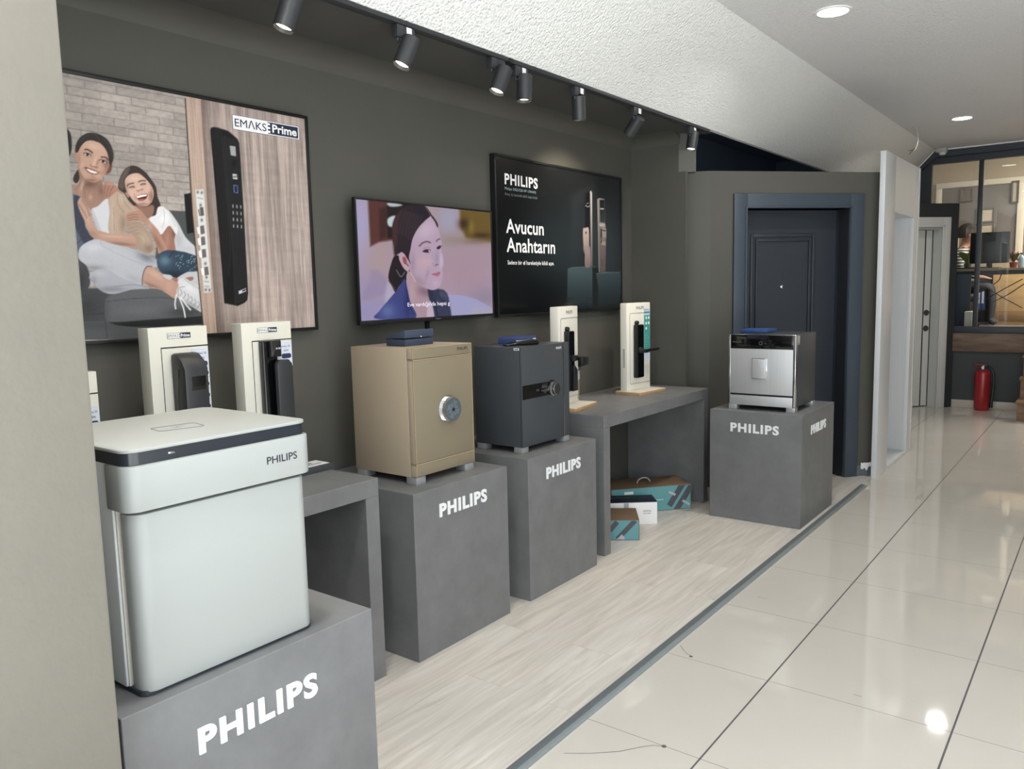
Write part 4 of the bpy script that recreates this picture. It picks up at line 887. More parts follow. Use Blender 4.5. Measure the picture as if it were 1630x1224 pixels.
A.blob(FB, (200, 1000), 60, 140, (54, 55, 60), .8, dk); A.blob(FB, (150, 820), 60, 60, (84, 86, 92), .7, dk)
# mother: hair, neck, chest
A.poly(FA, [(285, 655), (300, 760), (262, 828), (222, 805), (218, 750), (250, 690)], (54, 47, 44))
nk = A.poly(FA, [(285, 600), (300, 800), (240, 880), (205, 960), (300, 1000), (380, 1100), (470, 1200), (560, 1130), (690, 1040), (620, 960), (575, 770), (430, 790)], (152, 118, 102))
A.blob(FA, (430, 840), 130, 70, (112, 82, 70), .85, nk); A.blob(FA, (330, 860), 30, 110, (186, 158, 140), .8, nk, .25); A.blob(FA, (440, 1010), 26, 40, (188, 152, 132), .7, nk); A.blob(FA, (580, 920), 50, 90, (124, 92, 80), .8, nk)
A.line(FA, [(345, 870), (365, 960), (370, 1010)], 12, (128, 98, 86), .7)
A.poly(FB, [(310, 235), (380, 190), (497, 120), (512, 475), (400, 468), (355, 380)], (190, 190, 195)); A.poly(FB, [(310, 235), (340, 260), (420, 470), (360, 420)], (164, 164, 172), 1.5, alpha=.7)
ca = A.poly(FB, [(490, 130), (520, 80), (560, 30), (640, 62), (700, 110), (760, 190), (790, 260), (700, 310), (690, 400), (655, 485), (500, 475), (505, 250)], (170, 148, 130))
A.blob(FB, (540, 300), 25, 200, (186, 166, 148), .7, ca); A.blob(FB, (650, 380), 40, 110, (138, 118, 102), .8, ca); A.blob(FB, (640, 110), 60, 50, (188, 166, 148), .6, ca)
for q in ([(590, 60), (600, 170), (660, 260)], [(650, 80), (680, 170), (740, 230)], [(550, 200), (555, 460)]): A.line(FB, q, 6, (132, 112, 98), .7)
A.poly(FA, [(130, 880), (180, 850), (250, 840), (235, 890), (212, 960), (140, 915)], (150, 126, 110))
pa = A.poly(FB, [(168, 700), (200, 625), (300, 562), (410, 552), (560, 600), (700, 635), (830, 690), (1010, 770), (1010, 850), (930, 835), (900, 850), (866, 960), (850, 1045), (700, 1000), (600, 960), (480, 882), (340, 884), (262, 832), (180, 770)], (170, 171, 178), .7)
A.blob(FB, (330, 640), 130, 60, (186, 187, 194), .8, pa); A.blob(FB, (900, 740), 120, 60, (112, 115, 126), .9, pa, .4); A.blob(FB, (560, 700), 180, 70, (178, 179, 185), .5, pa, .4); A.blob(FB, (330, 860), 150, 40, (128, 128, 136), .8, pa); A.blob(FB, (780, 980), 120, 40, (150, 151, 158), .6, pa, .4)
for q in ([(410, 560), (420, 610), (560, 690), (780, 790), (930, 840)], [(600, 610), (800, 700), (900, 790)]): A.line(FB, q, 6, (140, 142, 150), .6)
lg = A.poly(FB, [(285, 960), (330, 895), (420, 872), (500, 882), (620, 960), (760, 1010), (860, 1050), (935, 1082), (760, 1090), (560, 1140), (440, 1120), (340, 1040)], (158, 159, 167), .7)
A.blob(FB, (400, 920), 100, 40, (172, 173, 180), .7, lg); A.blob(FB, (520, 1090), 200, 40, (122, 123, 132), .8, lg); A.blob(FB, (330, 1000), 50, 60, (136, 130, 138), .7, lg); A.line(FB, [(560, 1060), (760, 1040), (900, 1070)], 8, (116, 117, 126), .7)
sk = A.poly(FB, [(862, 1000), (868, 930), (895, 862), (940, 838), (985, 860), (1100, 952), (1200, 1000), (1262, 1040), (1230, 1190), (1130, 1140), (1040, 1085), (930, 1050)], (176, 138, 122), .7)
A.blob(FB, (1000, 930), 120, 40, (196, 160, 142), .7, sk, .55); A.blob(FB, (950, 1050), 150, 30, (136, 100, 88), .8, sk, .35); A.blob(FB, (1150, 1060), 40, 60, (192, 150, 134), .6, sk); A.line(FB, [(858, 1040), (864, 940), (900, 852), (960, 842)], 9, (66, 60, 62), .8)
# girl
A.poly(FA, [(800, 850), (822, 760), (880, 655), (960, 603), (1050, 612), (1150, 682), (1230, 782), (1290, 880), (1310, 1000), (1352, 1135), (1300, 1240), (1180, 1240), (1050, 1160), (940, 1060), (880, 965), (805, 905)], (60, 51, 48))
A.poly(FA, [(805, 860), (826, 765), (885, 660), (950, 612), (930, 700), (880, 780), (875, 900), (830, 900)], (112, 95, 84), 2, alpha=.7)
ne = A.poly(FB, [(790, 165), (880, 200), (975, 180), (985, 250), (960, 300), (920, 325), (860, 270)], (140, 104, 90), 1)
st = A.poly(FB, [(935, 325), (1000, 290), (1025, 215), (1080, 195), (1120, 225), (1165, 262), (1250, 380), (1330, 530), (1440, 640), (1465, 735), (1330, 690), (1215, 660), (1190, 520), (1060, 500), (1000, 420)], (186, 186, 189))
A.blob(FB, (1250, 560), 60, 120, (160, 160, 166), .7, st); A.blob(FB, (1350, 650), 120, 40, (172, 172, 178), .6, st)
ar = A.poly(FB, [(1058, 500), (1150, 400), (1225, 440), (1205, 560), (1215, 665), (1130, 668), (1085, 590)], (150, 108, 92), .7); A.blob(FB, (1130, 560), 30, 100, (172, 128, 110), .7, ar); A.blob(FB, (1200, 480), 25, 70, (112, 78, 66), .8, ar)
sl = A.poly(FB, [(935, 325), (1010, 285), (1028, 205), (1075, 195), (1110, 222), (1165, 262), (1222, 380), (1240, 450), (1222, 495), (1150, 402), (1062, 498), (1000, 410)], (204, 204, 205), .6)
A.blob(FB, (1100, 330), 60, 60, (220, 220, 220), .6, sl); A.line(FB, [(1090, 225), (1100, 330), (1075, 430)], 7, (164, 164, 168), .7); A.line(FB, [(1150, 262), (1190, 340), (1215, 410)], 7, (160, 160, 166), .7)
an = A.poly(FB, [(690, 352), (780, 345), (860, 362), (905, 395), (935, 440), (985, 560), (1020, 640), (1040, 705), (1130, 655), (1085, 560), (1030, 450), (960, 380), (900, 310), (835, 230), (780, 245), (700, 265), (682, 310)], (168, 128, 110), .6)
A.blob(FB, (1030, 590), 28, 120, (128, 92, 78), .8, an, -.5); A.blob(FB, (940, 400), 40, 50, (188, 146, 126), .7, an)
for q in ([(700, 300), (760, 280), (810, 285)], [(705, 325), (760, 308), (815, 312)], [(712, 348), (765, 332), (815, 338)]): A.line(FB, q, 6, (116, 82, 70), .8)
A.poly(FB, [(768, 195), (790, 190), (830, 232), (800, 240)], (178, 136, 118))
sv = A.poly(FB, [(676, 372), (740, 350), (820, 358), (895, 430), (955, 530), (982, 620), (965, 680), (918, 702), (840, 672), (770, 600), (750, 500), (700, 430)], (158, 136, 118), .7)
A.blob(FB, (880, 540), 50, 110, (178, 156, 138), .7, sv, -.5); A.blob(FB, (930, 650), 50, 50, (128, 108, 94), .8, sv)
for q in ([(690, 400), (760, 380), (850, 385)], [(710, 440), (780, 415), (860, 420)], [(730, 475), (800, 445)], [(740, 510), (820, 480), (860, 500)], [(870, 500), (900, 570), (890, 640)]): A.line(FB, q, 5, (124, 104, 92), .5)
fo = A.poly(FB, [(166, 190), (162, 140), (175, 118), (195, 95), (225, 130), (262, 190), (300, 270), (322, 360), (355, 435), (420, 462), (520, 488), (640, 490), (745, 492), (790, 560), (800, 640), (700, 632), (560, 604), (420, 560), (320, 525), (278, 470), (240, 360), (196, 270)], (174, 138, 120), .6)
A.blob(FB, (330, 500), 90, 40, (150, 112, 98), .7, fo, .5); A.blob(FB, (560, 520), 200, 22, (192, 156, 138), .7, fo, .06); A.blob(FB, (640, 600), 180, 22, (132, 98, 86), .8, fo, .1); A.blob(FB, (270, 330), 22, 90, (190, 152, 134), .6, fo, -.4)
for q in ([(172, 170), (225, 250), (262, 320)], [(205, 120), (262, 210), (292, 300)]): A.line(FB, q, 7, (110, 82, 74), .75)
# mother's head
A.poly(FA, [(225, 420), (240, 395), (262, 410), (272, 500), (262, 550), (240, 515)], (172, 132, 114)); A.poly(FA, [(640, 690), (680, 600), (722, 580), (715, 650), (690, 695), (650, 708)], (110, 78, 66))
fa = A.poly(FA, [(268, 430), (310, 345), (385, 285), (470, 275), (560, 305), (650, 400), (690, 520), (672, 630), (625, 715), (570, 780), (500, 815), (430, 805), (360, 755), (305, 665), (275, 540)], (188, 150, 130), .7)
A.blob(FA, (470, 350), 130, 50, (206, 172, 152), .7, fa, .3); A.blob(FA, (650, 600), 60, 150, (128, 92, 78), .75, fa, .3); A.blob(FA, (330, 590), 40, 50, (206, 160, 140), .6, fa); A.blob(FA, (600, 640), 45, 40, (200, 148, 128), .6, fa); A.blob(FA, (450, 790), 110, 30, (136, 100, 86), .8, fa); A.blob(FA, (290, 520), 25, 110, (158, 122, 106), .7, fa); A.blob(FA, (500, 540), 20, 60, (214, 176, 156), .7, fa, .3); A.blob(FA, (530, 570), 20, 55, (146, 108, 92), .6, fa, .3); A.blob(FA, (470, 745), 50, 18, (158, 116, 100), .6, fa, .3)
A.poly(FA, [(245, 420), (250, 330), (300, 240), (380, 185), (460, 172), (560, 195), (660, 262), (720, 370), (740, 480), (722, 560), (690, 600), (672, 480), (640, 395), (580, 320), (520, 290), (450, 272), (380, 286), (320, 345), (275, 425)], (50, 45, 44), .7)
A.line(FA, [(470, 180), (540, 235), (555, 290)], 9, (92, 78, 70), .7)
for q in ([(300, 300), (380, 220), (460, 195)], [(600, 250), (680, 340), (715, 470)]): A.line(FA, q, 16, (74, 66, 62), .5)
A.line(FA, [(368, 392), (400, 392), (440, 412), (466, 436)], 17, (70, 52, 46)); A.line(FA, [(582, 490), (620, 488), (650, 505), (668, 525)], 15, (70, 52, 46))
for (ex_, ey_) in ((402, 458), (604, 546)):
    A.blob(FA, (ex_, ey_), 52, 26, (120, 86, 74), .7, None, .35); A.poly(FA, [(ex_-46, ey_-14), (ex_-10, ey_-16), (ex_+28, ey_-2), (ex_+42, ey_+18), (ex_+10, ey_+18), (ex_-26, ey_+8)], (196, 180, 168), .6)
    A.poly(FA, [(ex_-14, ey_-16), (ex_+10, ey_-12), (ex_+16, ey_+8), (ex_, ey_+17), (ex_-18, ey_+8)], (44, 34, 32), .6); A.line(FA, [(ex_-50, ey_-16), (ex_-12, ey_-20), (ex_+28, ey_-6), (ex_+46, ey_+18)], 9, (38, 30, 28))
A.line(FA, [(440, 590), (462, 612), (490, 612), (515, 628), (535, 622)], 12, (128, 84, 72), .85); A.blob(FA, (480, 590), 30, 18, (214, 172, 152), .7, fa)
A.poly(FA, [(366, 618), (420, 632), (480, 652), (550, 688), (520, 715), (460, 710), (415, 690), (385, 660)], (122, 66, 62), .6); A.poly(FA, [(388, 640), (430, 650), (490, 672), (535, 692), (505, 704), (450, 692), (410, 668)], (226, 218, 208), .5)
A.line(FA, [(366, 612), (350, 640)], 8, (140, 100, 86), .7); A.line(FA, [(555, 680), (575, 705)], 8, (140, 100, 86), .6)
# girl's head
gf = A.poly(FA, [(888, 840), (895, 770), (960, 712), (1060, 700), (1140, 755), (1200, 820), (1245, 890), (1262, 970), (1235, 1070), (1170, 1125), (1090, 1118), (1010, 1070), (945, 990), (905, 920)], (192, 158, 142), .7)
A.blob(FA, (1010, 770), 90, 40, (208, 176, 160), .7, gf); A.blob(FA, (1230, 1000), 30, 110, (136, 100, 88), .8, gf); A.blob(FA, (1000, 950), 45, 40, (208, 162, 146), .7, gf); A.blob(FA, (1180, 900), 40, 50, (206, 164, 148), .6, gf); A.blob(FA, (1120, 1100), 90, 22, (146, 108, 96), .8, gf); A.blob(FA, (915, 880), 20, 80, (150, 116, 102), .7, gf)
A.line(FA, [(918, 862), (945, 838), (1000, 828)], 15, (86, 66, 58)); A.line(FA, [(1066, 812), (1100, 795), (1152, 798)], 15, (86, 66, 58))
A.line(FA, [(945, 884), (975, 872), (1012, 876)], 12, (60, 44, 40)); A.line(FA, [(1090, 848), (1120, 836), (1155, 836)], 12, (60, 44, 40)); A.blob(FA, (980, 888), 40, 12, (150, 112, 100), .6, gf); A.blob(FA, (1122, 852), 40, 12, (150, 112, 100), .6, gf)
A.blob(FA, (1068, 890), 24, 46, (206, 170, 154), .6, gf); A.line(FA, [(1040, 922), (1060, 930), (1085, 915), (1108, 915), (1120, 905)], 11, (128, 86, 76), .85)
A.line(FA, [(1010, 960), (1008, 1010), (1025, 1050)], 9, (150, 112, 100), .7); A.line(FA, [(1195, 950), (1205, 1000), (1195, 1045)], 9, (140, 104, 92), .7)
A.poly(FA, [(1025, 1005), (1070, 985), (1130, 968), (1182, 968), (1172, 1018), (1130, 1052), (1078, 1056), (1048, 1036)], (142, 72, 70), .6); A.poly(FA, [(1050, 1020), (1110, 1008), (1165, 995), (1150, 1025), (1080, 1036)], (52, 30, 32), .5); A.poly(FA, [(1038, 1002), (1090, 985), (1168, 974), (1158, 996), (1105, 1006), (1052, 1020)], (232, 224, 216), .5); A.blob(FA, (1105, 1040), 40, 14, (186, 104, 100), .8)
A.poly(FA, [(890, 955), (915, 945), (940, 990), (935, 1020), (905, 985)], (164, 124, 108))
hh = A.poly(FA, [(606, 850), (640, 806), (700, 818), (760, 850), (805, 905), (848, 945), (845, 968), (795, 930), (760, 950), (712, 995), (668, 1008), (620, 975), (602, 905)], (164, 120, 102), .6)
for q in ([(690, 850), (660, 920), (652, 1000)], [(735, 870), (700, 930), (690, 995)], [(640, 850), (620, 920), (625, 975)]): A.line(FA, q, 11, (116, 80, 68), .75)
A.blob(FA, (690, 840), 60, 20, (186, 142, 122), .7, hh)
# jeans, shoes
je = A.poly(FB, [(1016, 790), (1030, 730), (1065, 690), (1130, 668), (1220, 672), (1340, 695), (1475, 755), (1482, 900), (1330, 922), (1230, 970), (1160, 940), (1080, 920), (1035, 870)], (50, 68, 86), .7)
A.blob(FB, (1105, 780), 85, 75, (98, 126, 146), .85, je); A.blob(FB, (1200, 930), 160, 45, (30, 40, 54), .8, je); A.line(FB, [(1200, 675), (1165, 720), (1150, 745)], 12, (34, 46, 60), .8)
for k in range(40):
    a, b = A.rng.random(2); A.blob(FB, (1215+250*a, 720+170*b), 6, 6, (186, 196, 200), .9, je)
A.poly(FB, [(1080, 935), (1160, 935), (1190, 970), (1140, 985)], (180, 180, 184)); A.poly(FC, [(1110, 290), (1180, 290), (1200, 320), (1150, 330)], (150, 110, 98))
A.poly(FC, [(1170, 300), (1260, 232), (1330, 220), (1425, 232), (1430, 370), (1330, 345)], (178, 178, 182)); A.poly(FC, [(1255, 292), (1330, 275), (1345, 300), (1300, 325)], (150, 108, 92))
sh = A.poly(FC, [(1165, 420), (1185, 370), (1175, 320), (1225, 288), (1265, 295), (1340, 345), (1430, 400), (1460, 560), (1460, 668), (1340, 605), (1250, 550), (1170, 490)], (192, 192, 195), .7)
A.blob(FC, (1300, 400), 110, 40, (210, 210, 212), .7, sh, .5); A.blob(FC, (1330, 580), 130, 30, (146, 146, 152), .8, sh, .5); A.line(FC, [(1245, 300), (1320, 350), (1420, 415)], 7, (140, 140, 146), .7)
for k in range(6):
    x = 1205+38*k; y = 440+26*k; A.line(FC, [(x, y-30), (x+16, y+10), (x-8, y+40)], 6, (104, 104, 112), .8, False)
A.line(FC, [(1180, 480), (1185, 400), (1250, 382)], 8, (116, 116, 122), .7)
for q in ([(1160, 470), (1145, 560), (1152, 620)], [(1190, 500), (1235, 610), (1255, 712)], [(1210, 500), (1260, 570), (1312, 632)]): A.line(FC, q, 15, (206, 206, 206))
# ---- the right half: timber door with the lock
bx = A.tf(F0, [(572, 152), (602, 640), (650, 1140)])
edge = np.interp(A.py, bx[:, 1], bx[:, 0]); wood = np.clip(.5+(A.px-edge), 0, 1)
g1 = A.noise(.004, .12); g2 = A.noise(.012, .35); g3 = A.noise(.05, .5); g4 = A.noise(.0031, .03); g5 = A.noise(.09, .012)
wv = 160+30*(g1-.5)+30*(g2-.5)+22*(g3-.5)+12*(g4-.5)+8*(g5-.5)  # wood ink raised for the stronger light on the right side
wc = np.stack([wv, wv*.905, wv*.86], -1); A.c = A.c*(1-wood[..., None])+wood[..., None]*wc
bl = A.tf(F0, [(637, 165), (668, 640), (706, 1140)]); e2 = np.interp(A.py, bl[:, 1], bl[:, 0])
light = wood*np.clip(.5+(e2-A.px), 0, 1)
A.blend(light*.75, (176, 150, 132)); A.c += (light*18*(g1-.5))[..., None]
A.line(F0, [(572, 152), (602, 640), (650, 1140)], 5, (40, 34, 32), .8, False)
shd = wood*(1-light)*np.exp(-np.clip(A.px-e2, 0, 200)/14.0); A.blend(shd*.55, (74, 60, 54))
PL = (100, 300, .14724)
A.poly(PL, [(1433, 14), (1520, 8), (1608, 1120), (1526, 1130)], (198, 198, 198), .6, False)
for (cx, cy) in ((1458, 40), (1502, 45), (1490, 180), (1502, 342), (1542, 812), (1553, 960), (1546, 1095), (1586, 1098)): A.blob(PL, (cx, cy), 15, 20, (88, 86, 86), .9)
A.line(PL, [(1455, 100), (1512, 112)], 12, (140, 140, 142), .8)
for (cx, cy) in ((1557, 1005), (1560, 1055)): A.line(PL, [(cx-22, cy), (cx+16, cy+4)], 20, (150, 150, 152), .7)
A.poly(PL, [(1478, 205), (1518, 200), (1528, 292), (1490, 300)], (92, 88, 86), .6, False); A.line(PL, [(1468, 230), (1480, 290)], 10, (70, 68, 66))
for cy, x in ((450, 1448), (570, 1456), (705, 1466), (895, 1492)):
    A.poly(PL, [(x+36, cy-45), (x+78, cy-52), (x+88, cy+36), (x+42, cy+48)], (104, 98, 96), .6, False); A.poly(PL, [(x, cy-28), (x+30, cy-38), (x+40, cy+46), (x+12, cy+38)], (224, 222, 220), .6, False)
A.poly(FD, [(144, 186), (148, 172), (165, 167), (235, 188), (284, 230), (292, 250), (298, 320), (318, 660), (338, 1020), (334, 1055), (322, 1068), (285, 1086), (216, 1072), (206, 930), (176, 560)], (22, 22, 24), .7, False)
A.poly(FD, [(215, 212), (285, 238), (296, 320), (318, 660), (335, 1030), (330, 1058), (272, 1078), (262, 860), (235, 520)], (38, 38, 41), .6, False)
A.poly(FD, [(160, 200), (212, 215), (236, 560), (240, 760), (232, 950), (214, 960), (200, 760), (175, 450)], (31, 31, 33), 1.2); A.line(FD, [(205, 225), (222, 420), (238, 640), (246, 800), (238, 930)], 4, (58, 58, 60), .8); A.line(FD, [(215, 212), (262, 850), (272, 1078)], 3, (62, 62, 64), .7, False)
A.line(FD, [(165, 170), (235, 190), (284, 234)], 4, (64, 62, 62), .7)
A.poly(FD, [(244, 264), (273, 268), (277, 319), (249, 312)], (150, 150, 154), .5, False); A.blob(FD, (266, 354), 11, 17, (6, 6, 8), 1); A.poly(FD, [(258, 408), (281, 411), (284, 438), (260, 434)], (168, 168, 170), .5, False); A.line(FD, [(264, 424), (278, 422)], 5, (60, 60, 64))
A.line(FD, [(265, 466), (283, 470), (285, 506), (267, 502), (265, 466)], 3.4, (96, 128, 200), 1, False)
for k in range(12):
    c_, w_ = k % 3, k//3; A.line(FD, [(260+20*c_+w_*1.2, 568+34*w_+2*c_), (261+20*c_+w_*1.2, 580+34*w_+2*c_)], 5, (176, 176, 180), .9, False)
A.line(FD, [(287, 792), (308, 798), (311, 874), (290, 868), (287, 792)], 2.5, (20, 20, 22), .9, False); A.poly(FD, [(289, 1010), (327, 994), (329, 1010), (291, 1026)], (186, 186, 188), .5, False); A.poly(FD, [(308, 1006), (326, 998), (327, 1006), (309, 1014)], (40, 44, 70), .4, False)
A.c += 5*(A.rng.random(A.Y.shape)-.5)[..., None]
GAIN_A = 1.15
A.build('print', ink_mat('family_advert_ink', .4, .12), t, 'family advert print', GAIN_A, .84, 1.14)
# logo on the print, in its own crisp ink
def on(x, y): q = at_x(x, y, XPOST+.0006); return q
a_, b_, c_, d_ = on(369.8, 182), on(475.2, 202.4), on(476, 222.5), on(371, 205)
lz0 = (c_.z+d_.z)/2; lz1 = (a_.z+b_.z)/2; ly0 = (a_.y+d_.y)/2; ly1 = (b_.y+c_.y)/2
def pr(name, pts, m, lb=None, off=0):
    mb = MB(); mb.keepn = True; mb.add([(XPOST+.0008+off, y, z) for y, z in pts], [tuple(range(len(pts)))]); return P2(name, mb, m, t, lb)
def rect(u0, u1, v0, v1): return [(ly0+(ly1-ly0)*u, lz0+(lz1-lz0)*v) for u, v in ((u0, v0), (u1, v0), (u1, v1), (u0, v1))]
M_INKN = mat('advert_navy_ink', (34, 42, 66), .45); M_INKW = mat('advert_white_ink', (246, 246, 246), .45)
pr('logo_border', rect(-.006, 1.006, -.03, 1.03), M_INKN, None); pr('logo_plate', rect(0, 1, 0, 1), M_INKW, 'white logo plate', .0004)
pr('logo_plate', rect(.51, .985, .07, .93), M_INKN, 'navy logo plate', .0008)
for v in (.22, .5, .78): pr('logo_notch', rect(.50, .545, v-.08, v+.08), M_INKW, None, .0012)
g = glyphs('EMΛKS', (XPOST+.0008, ly0+(ly1-ly0)*.025, lz0+(lz1-lz0)*.2), YP, ZP, (ly1-ly0)*.46, (lz1-lz0)*.6, bold=0, off=.0016); P2('logo_text', g, M_INKN, t, 'navy logo lettering')
g = glyphs('Prime', (XPOST+.0008, ly0+(ly1-ly0)*.575, lz0+(lz1-lz0)*.2), YP, ZP, (ly1-ly0)*.385, (lz1-lz0)*.62, bold=.028, off=.0016); P2('logo_text', g, M_INKW, t, 'bold white logo lettering')
# ---------------------------------------------------------------- television
y0, y1, z0, z1 = .212, 1.160, 1.319, 1.8645; XTV = -1.69
t = thing('television', 'wall mounted television showing a woman in a navy blazer', 'television', (XW, .686, 1.32))
panel_frame(t, XTV, y0, y1, z0, z1, .0095, M_BLACK, XTV-.016, .004)
part('bracket', MB().box(XW, XTV-.03, .5, .87, 1.45, 1.75).box(XTV-.05, XTV-.016, .40, .97, 1.335, 1.78, b=.01), M_BLACK, t)
P2('chin', MB().box(XTV-.016, XTV+.0045, y0, y1, z0-.008, z0+.006, b=.001), M_BLACK, t)
P2('lettering', glyphs('PHILIPS', (XTV+.0045, .70, z0-.0015), YP, ZP, .034, .0055, bold=.01), mat('dim_white_print', (150, 150, 152), .5), t, 'tiny pale lettering')
P2('lettering', glyphs('4K ULTRA', (XTV+.0045, 1.085, z0-.006), YP, ZP, .04, .003), mat('dim_white_print', (150, 150, 152), .5), t, 'tiny pale lettering')
B = Print(XTV, y0+.0095, y1-.0095, z0+.0115, z1-.0095, .0024, 9)
FT = (560, 310, .17151); FG = (630, 340, .09804)
B.c[:] = (176, 150, 172)
def wash(c, rx, ry, col, al): B.blob(FT, c, rx, ry, col, al)
B.poly(FT, [(0, 0), (1341, 0), (1341, 560), (0, 560)], (172, 150, 158), 30, False); 
wash((90, 300), 120, 500, (172, 164, 206), 1); wash((100, 900), 260, 300, (160, 146, 186), .9); wash((250, 620), 180, 260, (178, 152, 152), .8); wash((1050, 700), 330, 280, (176, 144, 160), .95); wash((1230, 950), 200, 120, (150, 136, 160), .8)
wash((900, 230), 110, 150, (164, 162, 190), .95); wash((930, 420), 160, 70, (158, 140, 136), .9)
B.poly(FT, [(148, 20), (330, 30), (372, 100), (380, 420), (250, 440), (172, 480)], (98, 52, 44), 2.2, False); B.poly(FT, [(322, 30), (600, 60), (560, 130), (420, 420), (330, 400)], (36, 22, 22), 2, False)
B.poly(FT, [(330, 75), (440, 85), (465, 100), (400, 112), (345, 105)], (180, 192, 196), 1.2); B.poly(FT, [(335, 220), (380, 195), (410, 205), (400, 290), (350, 295), (328, 260)], (190, 206, 212), 1.5); B.poly(FT, [(255, 130), (325, 110), (320, 390), (260, 420)], (62, 32, 30), 2.5, False, .8)
B.poly(FT, [(1000, 130), (1300, 150), (1300, 440), (1200, 430), (1060, 400), (1010, 300)], (116, 90, 30), 3, False); B.blob(FT, (1040, 270), 60, 60, (62, 44, 20), .9); B.blob(FT, (1200, 380), 110, 35, (66, 48, 20), .9); B.blob(FT, (1110, 300), 30, 80, (146, 118, 44), .8); B.blob(FT, (1150, 430), 160, 40, (132, 108, 84), .7)
B.poly(FT, [(160, 800), (180, 700), (260, 720), (320, 780), (340, 900), (200, 960), (100, 960)], (150, 134, 176), 4, True, .6); B.poly(FT, [(40, 1040), (330, 960), (330, 1180), (40, 1180)], (150, 146, 200), 5, False, .6)
B.poly(FT, [(870, 925), (1000, 930), (1150, 965), (1300, 1050), (1300, 1110), (900, 1120)], (164, 162, 206), 1.2, False); B.poly(FT, [(1120, 1040), (1300, 1060), (1300, 1120), (1100, 1110)], (176, 168, 184), 3, False, .7)
B.poly(FT, [(310, 1000), (340, 800), (420, 900), (400, 1000)], (178, 170, 196), 3)
B.poly(FT, [(410, 560), (520, 640), (545, 760), (500, 800), (440, 850), (405, 905), (370, 840), (340, 770), (360, 660)], (34, 22, 28)); B.line(FT, [(415, 700), (455, 760), (490, 720)], 10, (150, 140, 150), .7); B.line(FT, [(345, 800), (380, 850), (400, 880)], 12, (108, 70, 62), .8)
nk = B.poly(FT, [(505, 760), (560, 720), (700, 800), (735, 870), (722, 960), (735, 1130), (570, 1150), (540, 1000)], (178, 146, 158), .8)
B.blob(FT, (680, 900), 90, 50, (136, 104, 120), .85, nk, .3); B.blob(FT, (560, 900), 40, 140, (196, 164, 172), .6, nk)
bz = B.poly(FT, [(225, 1150), (255, 1080), (330, 990), (430, 870), (490, 780), (515, 870), (540, 990), (585, 1150)], (62, 72, 142), .8)
B.blob(FT, (330, 1080), 90, 90, (98, 112, 176), .9, bz); B.blob(FT, (520, 1000), 40, 160, (40, 48, 112), .9, bz); B.line(FT, [(495, 800), (520, 960), (575, 1120)], 7, (34, 40, 92), .8)
b2 = B.poly(FT, [(700, 850), (760, 870), (812, 874), (856, 884), (884, 914), (900, 960), (908, 1020), (920, 1080), (928, 1150), (765, 1150), (750, 1060), (726, 985), (712, 940)], (58, 64, 94), 1.2, False)
B.blob(FT, (850, 930), 70, 30, (84, 92, 124), .6, b2, .5); B.blob(FT, (735, 930), 40, 110, (40, 44, 72), .8, b2); B.line(FT, [(790, 900), (770, 1010), (790, 1130)], 6, (34, 38, 62), .7); B.line(FT, [(800, 890), (820, 960), (880, 1000)], 8, (30, 34, 56), .8); B.line(FT, [(770, 1000), (800, 1120)], 10, (30, 34, 56), .7)
B.poly(FT, [(705, 1010), (740, 1000), (765, 1150), (700, 1150)], (196, 176, 196), 1)
# face and hair
fc = B.poly(FT, [(520, 520), (560, 380), (660, 260), (730, 190), (780, 250), (805, 320), (825, 400), (838, 470), (830, 520), (850, 590), (852, 650), (838, 690), (845, 730), (838, 790), (815, 850), (770, 882), (715, 878), (640, 840), (570, 770), (530, 680)], (188, 160, 184), .7)
B.blob(FT, (690, 330), 110, 80, (206, 178, 202), .85, fc, -.6); B.blob(FT, (650, 640), 90, 110, (198, 164, 180), .8, fc); B.blob(FT, (700, 620), 55, 45, (212, 168, 184), .7, fc); B.blob(FT, (790, 590), 26, 80, (158, 142, 178), .75, fc); B.blob(FT, (830, 610), 18, 90, (204, 186, 210), .8, fc)
B.blob(FT, (620, 800), 90, 50, (164, 136, 158), .8, fc, .6); B.blob(FT, (565, 640), 30, 120, (164, 136, 154), .7, fc); B.blob(FT, (780, 820), 36, 36, (200, 172, 198), .7, fc); B.blob(FT, (700, 740), 18, 60, (158, 130, 152), .5, fc, .3)
hr = B.poly(FT, [(500, 110), (560, 92), (640, 95), (690, 115), (725, 160), (735, 190), (690, 230), (630, 290), (590, 350), (560, 420), (545, 500), (530, 580), (545, 640), (520, 600), (480, 560), (440, 545), (400, 560), (392, 480), (378, 420), (374, 320), (390, 240), (430, 160)], (44, 30, 38), .8)
B.poly(FT, [(730, 178), (765, 215), (798, 270), (795, 305), (770, 250), (735, 200)], (58, 46, 44), .7)
B.poly(FT, [(374, 330), (392, 230), (430, 170), (470, 150), (430, 260), (420, 420), (400, 520), (392, 560)], (82, 46, 44), 2, True, .8)
for k in range(14):
    x = 430+13*k; B.line(FT, [(x+60, 150+3*k), (x+20, 240+5*k), (x-10+2*k, 350+8*k)], 4.5, (112, 92, 98) if k % 2 else (88, 62, 66), .55, True, hr)
B.blob(FT, (640, 160), 60, 60, (30, 26, 60), .6, hr); B.line(FT, [(690, 125), (715, 160), (725, 190)], 6, (130, 118, 122), .7)
er = B.poly(FT, [(440, 550), (462, 532), (492, 555), (515, 600), (530, 660), (532, 700), (515, 712), (480, 680), (452, 630), (438, 590)], (196, 160, 178), .7)
B.poly(FT, [(472, 580), (495, 578), (510, 610), (505, 642), (485, 640), (474, 610)], (166, 84, 74), 1); B.line(FT, [(508, 640), (524, 660)], 7, (60, 30, 36))
B.line(FT, [(515, 720), (535, 715), (565, 760), (590, 808)], 5, (222, 196, 196)); B.line(FT, [(522, 715), (520, 800)], 5, (206, 180, 196), .8)
